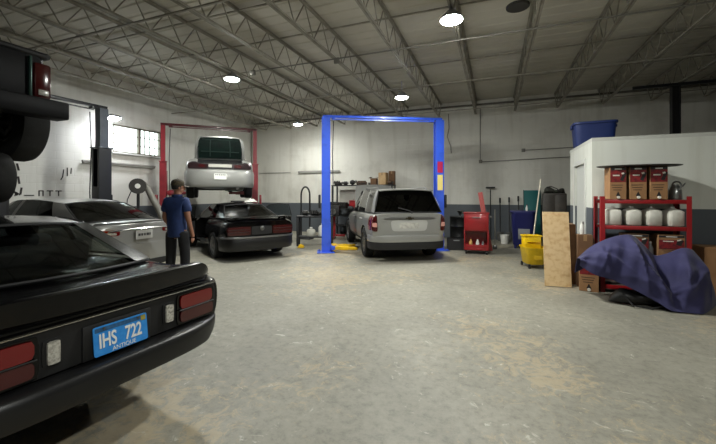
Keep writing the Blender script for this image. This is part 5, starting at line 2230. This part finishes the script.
# ------------------------------------------------------------------ long tools leaning on the back wall
def long_tool(label, x, y, top, lean, name='shovel', handle=BENCH, grip=True, head='blade'):
    t = thing(name, label, 'tool', (x, y, 0))
    a = Vector((0, 0, .28 if head == 'blade' else .01))
    b = Vector((0, lean, top))
    mb = MB()
    mb.tube([a, a.lerp(b, .97)], .017, 8)
    mb.build('handle', handle, t)
    d = (b - a).normalized()
    if grip:
        mb = MB()
        mb.tube([a.lerp(b, .86), b], .03, 10)
        mb.build('grip', BENCH, t)
    mb = MB()
    if head == 'blade':
        mb.grid(lambda u, v: Vector(((-1 + 2 * u) * .11 * (1 - .5 * v ** 3), -.02 * (1 - (-1 + 2 * u) ** 2), .32 - .30 * v)), 8, 8, thick=.004)
        mb.build('blade', STEEL, t)
    elif head == 'broom':
        mb.box(b + Vector((0, 0, .01)), (.30, .06, .05), bev=.01)
        mb.build('brush_block', BENCH, t)
    elif head == 'jack':
        mb.box((0, -.02, .07), (.12, .1, .1), bev=.02)
        mb.build('socket', STEEL, t)
    return t


long_tool('black push broom standing head up by the red cart', -.12, 12.25, 1.76, .52, 'broom', BENCH, False, 'broom')
long_tool('pale metal bar sloping beside the red cart', .02, 10.6, 1.15, -.06, 'jack_handle', mat('pale_bar', (150, 148, 138), .4, .6), False, 'jack')
long_tool('black-gripped shovel on the back wall nearest the red cart', .18, 12.45, 1.42, .33)
long_tool('black-gripped shovel on the back wall, middle of three', .46, 12.45, 1.44, .33)
long_tool('black-gripped shovel on the back wall nearest the navy bin', .74, 12.45, 1.48, .33)
t = thing('pail', 'small white pail on the floor under the shovels', 'bucket', (.30, 11.95, .0))
mb = MB()
mb.lathe([(.10, 0), (.13, .26), (.138, .262), (.138, .275), (.125, .275), (.096, .01)], n=24)
mb.build('pail_body', WHITEP, t)
mb = MB()
mb.tube([(.135 * math.cos(a), -.06 * math.sin(a), .26 - .1 * math.sin(a)) for a in [PI * k / 10 for k in range(11)]], .005, 6)
mb.build('bail_handle', STEEL, t)

# navy rolling bin
t = thing('rolling_bin', 'navy blue plastic rolling bin with gray label by the back wall', 'bin', (.78, 11.2, 0), R(-6))
mb = MB()
rings = []
for z, w, d in ((.09, .25, .26), (.12, .27, .28), (.98, .315, .32), (1.0, .335, .34), (1.04, .335, .34)):
    rings.append([Vector((w * math.copysign(abs(math.cos(a)) ** .45, math.cos(a)), d * math.copysign(abs(math.sin(a)) ** .45, math.sin(a)), z)) for a in [2 * PI * k / 32 for k in range(32)]])
mb.loft(rings)
mb.build('bin_body', BINBLUE, t, 45)
mb = MB()
mb.box((0, 0, 1.055), (.68, .69, .03), bev=.012)
mb.tube([(-.2, .36, 1.05), (.2, .36, 1.05)], .02, 8)
mb.build('bin_lid', BINBLUE, t)
mb = MB()
mb.box((.03, -.298, .42), (.30, .012, .30), (R(3), 0, 0), .006)
mb.build('label_panel', GREYP, t)
for sx in (-1, 1):
    mb = MB()
    mb.cyl((sx * .2 - .025, .2, .09), (sx * .2 + .025, .2, .09), .09, n=20)
    mb.build('wheel', RUBBER, t)
    mb = MB()
    mb.box((sx * .2, -.2, .045), (.06, .06, .09))
    mb.build('foot', BINBLUE, t)
bottle('small white bottle standing on the navy bin lid', .86, 11.05, 1.072, WHITEP, .7)

# teal board, locker and bag
t = thing('sign_board', 'teal board leaning on the back wall behind the navy bin', 'board', (1.14, 12.42, 0), R(0))
mb = MB()
mb.box((0, .2, .85), (.50, .03, 1.68), (R(-12), 0, 0), .006)
mb.build('panel', TEAL, t)
mb = MB()
for sx in (-1, 1):
    mb.box((sx * .24, .197, .85), (.025, .04, 1.7), (R(-12), 0, 0), .004)
mb.build('edge_trim', mat('dark_teal', (16, 66, 68), .6), t)
t = thing('locker', 'dark gray-brown metal locker standing behind the plywood sheet', 'cabinet', (1.62, 11.6, 0), R(-4))
LOCK = mat('locker_dark', (66, 60, 54), .55, noise=(5, (48, 44, 40), .4, .75))
mb = MB()
mb.box((0, 0, .80), (.60, .5, 1.54), bev=.03)
mb.box((0, 0, .02), (.56, .46, .04))
mb.build('locker_body', LOCK, t)
for sx in (-1, 1):
    mb = MB()
    mb.box((sx * .145, -.255, .82), (.27, .014, 1.40), bev=.006)
    d = mb.build('door', LOCK, t)
    mb = MB()
    mb.box((sx * .04, -.268, .85), (.02, .02, .14), bev=.006)
    mb.build('door_handle', STEEL, d)
t = thing('duffel_bag', 'slumped dark bag lying on the dark locker', 'bag', (1.62, 11.6, 1.572), R(-4))
mb = MB()
mb.grid(lambda u, v: Vector((lerp(-.28, .28, u), .17 * math.cos(2 * PI * v) * (math.sin(PI * u) ** .35 + .02), (.085 + .035 * math.sin(7 * u + .6)) * (1 + math.sin(2 * PI * v)) * (math.sin(PI * u) ** .35 + .02))), 20, 18)
mb.build('bag_body', mat('mottled_bag', (46, 44, 40), .85, noise=(16, (78, 84, 72), .5, .62)), t)
mb = MB()
mb.tube([(-.2, -.1, .16), (-.1, -.15, .2), (.06, -.17, .13), (.14, -.16, .03)], .012, 8)
mb.build('bag_strap', BENCH, t)

# black drum and lamp by the SUV
t = thing('oil_drum', 'black drum on the floor between the SUV and the red cart', 'drum', (-.98, 10.9, 0))
mb = MB()
mb.lathe([(.255, 0), (.27, .012), (.262, .03), (.262, .28), (.272, .295), (.262, .31), (.262, .58), (.272, .595), (.262, .61), (.262, .85), (.272, .868), (.26, .875), (.255, .86), (.001, .858)], n=36)
mb.build('drum_body', mat('drum_black', (20, 22, 22), .5, .2), t)
mb = MB()
mb.cyl((.1, -.1, .855), (.1, -.1, .88), .035, n=14)
mb.build('bung', STEEL, t)
t = thing('drain_funnel', 'chromed funnel standing on the black drum', 'funnel', (-.94, 10.82, .885))
mb = MB()
mb.lathe([(.02, 0), (.025, .05), (.10, .16), (.105, .17), (.095, .165), (.015, .05)], n=24)
mb.build('cone', CHROME, t)
mb = MB()
mb.tube([(.1, 0, .16), (.14, 0, .14), (.14, 0, .09), (.03, 0, .06)], .006, 6)
mb.build('handle', STEEL, t)
t = thing('parts_crate', 'low black crate on the floor by the black drum', 'crate', (-1.0, 10.2, 0), R(10))
mb = MB()
for c, s_ in (((0, -.17, .16), (.46, .015, .3)), ((0, .17, .16), (.46, .015, .3)), ((-.225, 0, .16), (.015, .33, .3)), ((.225, 0, .16), (.015, .33, .3)), ((0, 0, .012), (.46, .34, .02))):
    mb.box(c, s_)
mb.build('crate_body', BENCH, t)
mb = MB()
mb.box((0, -.18, .27), (.16, .012, .03), bev=.004)
mb.build('hand_grip', GREYP, t)

# blue tote on the office roof
t = thing('storage_tote', 'large blue plastic tote on the flat roof of the white office', 'bin', (1.87, 8.40, OH + .062), R(-3))
mb = MB()
rings = []
for z, w, d in ((0, .31, .25), (.015, .325, .265), (.43, .355, .30), (.435, .38, .325), (.475, .38, .325), (.475, .345, .29), (.06, .31, .25)):
    rings.append([Vector((w * math.copysign(abs(math.cos(a)) ** .3, math.cos(a)), d * math.copysign(abs(math.sin(a)) ** .3, math.sin(a)), z)) for a in [2 * PI * (k + .5) / 36 for k in range(36)]])
mb.loft(rings)
mb.build('tote_body', TOTEBLUE, t, 40)
for sx in (-1, 1):
    mb = MB()
    mb.box((sx * .378, 0, .40), (.03, .16, .05), bev=.008)
    mb.build('grip', TOTEBLUE, t)
t = thing('roof_offcut', 'dark flat offcut lying along the edge of the office roof', 'board', (2.65, 7.7, OH + .062), R(2))
mb = MB()
mb.box((0, 0, .02), (.5, .2, .035), bev=.008)
mb.build('offcut', BENCH, t)

# ------------------------------------------------------------------ rack of parts by the back wall, behind the SUV
t = thing('parts_rack', 'black steel rack of engine parts against the back wall behind the SUV', 'rack', (-4.62, 12.52, 0))
for sx in (-1, 1):
    for sy in (-1, 1):
        mb = MB()
        mb.box((sx * 1.18, sy * .22, .95), (.05, .05, 1.9), bev=.004)
        mb.build('upright', BENCH, t)
for z in (.35, 1.0, 1.88):
    mb = MB()
    mb.box((0, 0, z), (2.42, .50, .035), bev=.004)
    mb.build('rack_shelf', BENCH, t)
zr = 1.90
PX = -4.62


def engine_lump(label, x, y, z, s, m, kind, name='engine_part'):
    t = thing(name, label, 'engine part', (x, y, z), R(rnd.uniform(-20, 20)))
    mb = MB()
    if kind == 'manifold':
        mb.box((0, 0, .06 * s), (.34 * s, .14 * s, .12 * s), bev=.02 * s)
        for k in range(4):
            xx = (-.12 + .08 * k) * s
            mb.tube([(xx, -.05 * s, .1 * s), (xx, -.12 * s, .17 * s), (xx, -.14 * s, .07 * s)], .026 * s, 8)
        mb.build('runner_block', m, t)
        mb = MB()
        mb.cyl((.17 * s, 0, .08 * s), (.24 * s, 0, .1 * s), .05 * s, n=16)
        mb.build('throttle_body', STEEL, t)
    elif kind == 'alternator':
        mb.lathe([(.03, -.09), (.075, -.085), (.085, -.05), (.085, .05), (.075, .085), (.03, .09)], (0, 0, .085 * s), 'X', 20)
        for v in mb.bm.verts:
            v.co = Vector((v.co.x * s, v.co.y * s, (v.co.z - .085 * s) * s + .085 * s))
        mb.build('housing', m, t)
        mb = MB()
        mb.cyl((.09 * s, 0, .085 * s), (.13 * s, 0, .085 * s), .04 * s, n=18)
        mb.build('pulley', STEEL, t)
    elif kind == 'head':
        mb.box((0, 0, .07 * s), (.44 * s, .2 * s, .14 * s), bev=.015 * s)
        mb.box((0, 0, .16 * s), (.38 * s, .13 * s, .05 * s), bev=.02 * s)
        mb.build('casting', m, t)
        for k in range(4):
            mb = MB()
            mb.cyl(((-.15 + .1 * k) * s, -.1 * s, .07 * s), ((-.15 + .1 * k) * s, -.115 * s, .07 * s), .03 * s, n=14)
            mb.build('port', BENCH, t)
    else:
        mb.ball((0, 0, .11 * s), (.12 * s, .10 * s, .108 * s))
        mb.cyl((0, 0, .1 * s), (.17 * s, 0, .15 * s), .05 * s, n=14)
        mb.build('volute', m, t)
        mb = MB()
        mb.lathe([(.055 * s, 0), (.07 * s, .0), (.07 * s, .02 * s), (.055 * s, .02 * s)], (.17 * s, 0, .13 * s), 'X', 16, cap=False)
        mb.build('flange', STEEL, t)
    return t


engine_lump('dark intake manifold at the outer end of the parts rack', PX - 1.02, 12.5, zr, .9, OILY, 'manifold')
engine_lump('dark alternator on the parts rack beside the end manifold', PX - .69, 12.45, zr, .85, OILY, 'alternator')
engine_lump('dark oily turbo on the parts rack over the raised hood', PX - .43, 12.5, zr, .9, OILY, 'turbo')
engine_lump('brown oily cylinder head on the parts rack beside the open carton', PX - .05, 12.5, zr, .85, BRONZE, 'head')
engine_lump('small dark manifold tucked at the back of the parts rack', PX + .26, 12.62, zr, .5, OILY, 'manifold')
carton('open brown carton on the parts rack with flaps up', (PX + .46, 12.45, zr), (.22, .24, .24), R(3), KRAFTD, True)
carton('pale closed carton on the parts rack, brightest of its boxes', (PX + .815, 12.46, zr), (.28, .30, .44), R(-4), PALECARD)
carton('dark brown carton at the inner end of the parts rack', (PX + 1.1, 12.62, zr), (.22, .20, .50), R(4), KRAFTD)
engine_lump('brown alternator on the parts rack in front of the end carton', PX + 1.1, 12.38, zr, .9, BRONZE, 'alternator')
engine_lump('dark cylinder head on the middle shelf of the parts rack', PX - .85, 12.5, 1.02, 1.2, OILY, 'head')
t = thing('toolbox', 'red metal toolbox on the middle rack shelf by the blue post', 'toolbox', (PX - .30, 12.48, 1.02))
mb = MB()
mb.box((0, 0, .12), (.42, .24, .24), bev=.012)
mb.build('box_body', CARTRED, t)
mb = MB()
mb.box((0, 0, .27), (.43, .25, .055), bev=.018)
mb.build('lid', CARTRED, t)
mb = MB()
mb.tube([(-.1, 0, .29), (-.09, 0, .34), (.09, 0, .34), (.1, 0, .29)], .009, 8)
mb.build('handle', STEEL, t)

# engine hoist stand at the left of the raised hood: red stand with a dark block
t = thing('engine_stand', 'red engine stand holding a dark engine block beside the raised hood', 'engine stand', (-5.25, 11.2, 0), R(20))
mb = MB()
mb.box((0, 0, .07), (.10, .9, .08), bev=.01)
mb.box((0, .38, .07), (.8, .08, .08), bev=.01)
mb.box((0, .38, .55), (.1, .1, .9), bev=.01)
mb.build('stand_frame', CARTRED, t)
mb = MB()
mb.box((0, .02, .98), (.46, .5, .40), bev=.04)
mb.box((0, .02, 1.22), (.36, .42, .12), bev=.03)
for k in range(4):
    mb.tube([(-.23, -.15 + .12 * k, 1.0), (-.32, -.15 + .12 * k, .95), (-.32, -.12 + .12 * k, .8)], .028, 8)
mb.build('engine_block', OILY, t)
mb = MB()
mb.lathe([(.10, -.02), (.11, -.02), (.11, .02), (.10, .02)], (0, -.25, .95), 'Y', 20)
mb.build('crank_pulley', STEEL, t)
for x, y in ((-.36, .38), (.36, .38), (0, -.42)):
    mb = MB()
    mb.cyl((x - .015, y, .032), (x + .015, y, .032), .03, n=14)
    mb.build('caster', DULLBLACK, t)

# ------------------------------------------------------------------ black work bench behind the blue post
t = thing('workbench', 'black metal work bench with lower shelf behind the blue lift post', 'bench', (-5.08, 9.55, 0), R(24))
mb = MB()
mb.box((0, 0, .87), (1.1, .5, .05), bev=.006)
mb.build('bench_top', BENCH, t)
mb = MB()
mb.box((0, 0, .26), (1.04, .46, .03), bev=.004)
mb.build('lower_shelf', BENCH, t)
for sx in (-1, 1):
    for sy in (-1, 1):
        mb = MB()
        mb.box((sx * .51, sy * .21, .42), (.06, .06, .84), bev=.004)
        mb.build('leg', BENCH, t)


def on_bench(x, y, z):
    a = R(24)
    return (-5.08 + x * math.cos(a) - y * math.sin(a), 9.55 + x * math.sin(a) + y * math.cos(a), z)


def canister(label, p, r, h, m):
    t = thing('canister', label, 'canister', p)
    mb = MB()
    mb.lathe([(r * .94, 0), (r, .012), (r, h * .72), (r * .8, h * .86), (r * .3, h * .93), (r * .28, h)], n=24)
    mb.build('canister_body', m, t)
    mb = MB()
    mb.cyl((0, 0, h), (0, 0, h + .03), r * .33, n=14)
    mb.build('cap', WHITEP, t)
    return t


canister('white canister on the lower bench shelf, nearest the blue post', on_bench(.22, -.06, .277), .12, .36, WHITEP)
canister('grayish canister on the lower bench shelf, nearest the coupe door', on_bench(-.12, -.05, .277), .13, .24, mat('cream_plastic', (186, 184, 172), .5))
engine_lump('dark starter motor on the black bench top', on_bench(-.22, -.02, .897), .0, 1.0, OILY, 'alternator') if False else None
p = on_bench(-.30, 0, .897)
engine_lump('dark alternator on the black bench top nearest the coupe door', p[0], p[1], p[2], .9, OILY, 'alternator')
p = on_bench(.02, .02, .897)
engine_lump('dark manifold on the black bench top, middle of its parts', p[0], p[1], p[2], .9, OILY, 'manifold')
p = on_bench(.34, 0, .897)
engine_lump('dark turbo on the black bench top nearest the blue post', p[0], p[1], p[2], .8, OILY, 'turbo')
t = thing('wheel_chock', 'small yellow block on the floor before the black bench', 'block', (-5.2, 8.9, 0), R(10))
mb = MB()
mb.prism([(-.09, 0), (.09, 0), (.06, .07), (-.02, .10)], -.06, .06, Matrix.Rotation(R(90), 4, 'X'))
mb.build('wedge', YELLOW, t)
mb = MB()
mb.box((.0, 0, .004), (.2, .13, .006))
mb.build('pad', RUBBER, t)
t = thing('hose_loop', 'black hose loop standing up behind the open coupe door', 'hose', (-6.1, 10.75, 0))
mb = MB()
mb.tube([(-.17, 0, .0), (-.17, 0, 1.5)] + [(.17 * -math.cos(a), 0, 1.5 + .3 * math.sin(a)) for a in [PI * k / 12 for k in range(1, 12)]] + [(.17, 0, 1.5), (.17, 0, .0)], .03, 10)
mb.build('hose', BENCH, t)
mb = MB()
mb.box((0, 0, .02), (.5, .3, .035), bev=.008)
mb.build('foot_plate', BENCH, t)

# ------------------------------------------------------------------ things lying on the coupe roof
def on_coupe(x, y, z):
    a = math.atan2(.51, -.86) - PI / 2
    return (-5.1 + x * math.cos(a) - y * math.sin(a), 6.95 + x * math.sin(a) + y * math.cos(a), z)


t = thing('shop_rag', 'crumpled white rag lying on the roof of the black coupe', 'rag', on_coupe(.36, 1.62, 1.322), R(40))
mb = MB()
mb.grid(lambda u, v: Vector(((u - .5) * .34, (v - .5) * .26, .012 + .05 * abs(math.sin(u * 9 + v * 3)) * math.sin(PI * u) * math.sin(PI * v) + .05 * math.sin(PI * u) * math.sin(PI * v))), 18, 14, thick=.006)
mb.build('cloth', mat('white_rag_cloth', (214, 212, 204), .85), t, 80)
t = thing('parts_tray', 'flat dark tray lying on the roof of the black coupe', 'tray', on_coupe(-.02, 1.62, 1.328), R(-37))
mb = MB()
mb.box((0, 0, .006), (.42, .26, .012), bev=.004)
for sx in (-1, 1):
    mb.box((sx * .205, 0, .02), (.012, .26, .034))
    mb.box((0, sx * .125, .02), (.42, .012, .034))
mb.build('tray', BENCH, t)

# ------------------------------------------------------------------ exhaust hose reel by the white wall
t = thing('hose_reel', 'dark hose reel with broad gray duct sloping down in front of the white wall', 'hose reel', (-8.3, 6.25, 0), R(50))
mb = MB()
mb.box((0, .05, .02), (.5, .5, .04), bev=.01)
mb.tube([(0, .05, .02), (0, .05, 1.72)], .035, 10)
mb.build('reel_stand', BENCH, t)
mb = MB()
mb.lathe([(.07, -.09), (.185, -.09), (.19, -.06), (.15, -.05), (.15, .05), (.19, .06), (.185, .09), (.07, .09)], (0, -.08, 1.74), 'Y', 28)
mb.build('reel_drum', mat('reel_dark', (48, 46, 44), .6), t)
mb = MB()
mb.cyl((0, -.18, 1.74), (0, -.12, 1.74), .06, n=18)
mb.build('hub', WHITEP, t)
mb = MB()
pts = [(.12, -.08, 1.82), (.22, -.09, 1.66), (.32, -.1, 1.42), (.44, -.1, 1.18), (.52, -.1, .98), (.57, -.1, .82), (.59, -.1, .5), (.60, -.1, .08)]
mb.tube(pts, [.06, .075, .08, .08, .08, .08, .08, .08], 14)
mb.build('duct', mat('gray_duct', (116, 113, 106), .55, bump=(30, .4, .02)), t)
mb = MB()
mb.tube([(-.12, -.1, 1.66), (-.22, -.1, 1.4), (-.24, -.1, 1.0), (-.2, -.1, .3), (-.1, -.1, .05)], .012, 6)
mb.build('cord', BENCH, t)

# ------------------------------------------------------------------ scrawls and grime on the white wall
MARK = mat('wall_scrawl_paint', (44, 40, 38), .8)


def scrawl(label, y, z, strokes, r=.012):
    t = thing('wall_scrawl', label, 'scrawl', (XL + .004, y, z))
    mb = MB()
    for s_ in strokes:
        pts = [Vector((0, a, b)) for a, b in s_]
        for a, b in zip(pts, pts[1:]):
            d = b - a
            mb.box((a + b) / 2, (.004, d.length + r, r * 2), (math.atan2(d.z, d.y), 0, 0))
    mb.build('paint_strokes', MARK, t)
    return t


scrawl('short black tick scrawled on the white wall between the truck and black lift', 5.62, 2.10, [[(-.08, -.12), (-.06, .05)], [(.02, -.1), (.02, .1)], [(.1, -.04), (.11, .1)], [(-.08, -.12), (-.12, -.2)]])
scrawl('row of smudged dark letters low on the white wall above the sedan roof', 5.05, 1.56, [[(-.45, -.06), (-.42, .02), (-.36, -.04)], [(-.28, -.05), (-.1, -.05)], [(0, -.06), (0, .06), (.08, .06), (.08, -.06)], [(.16, .06), (.28, .06)], [(.22, .06), (.22, -.06)], [(.34, .06), (.46, .06)], [(.40, .06), (.40, -.06)]])
scrawl('dirty dark patch on the white wall beside the raised truck tyre', 4.62, 1.88, [[(-.1, .3), (-.06, .1)], [(.02, .34), (.05, .2)], [(-.08, .0), (-.02, -.16)], [(.04, .05), (.06, -.1)], [(-.06, -.24), (.02, -.36)], [(.1, -.2), (.08, -.34)]], .02)
finish_wheels()
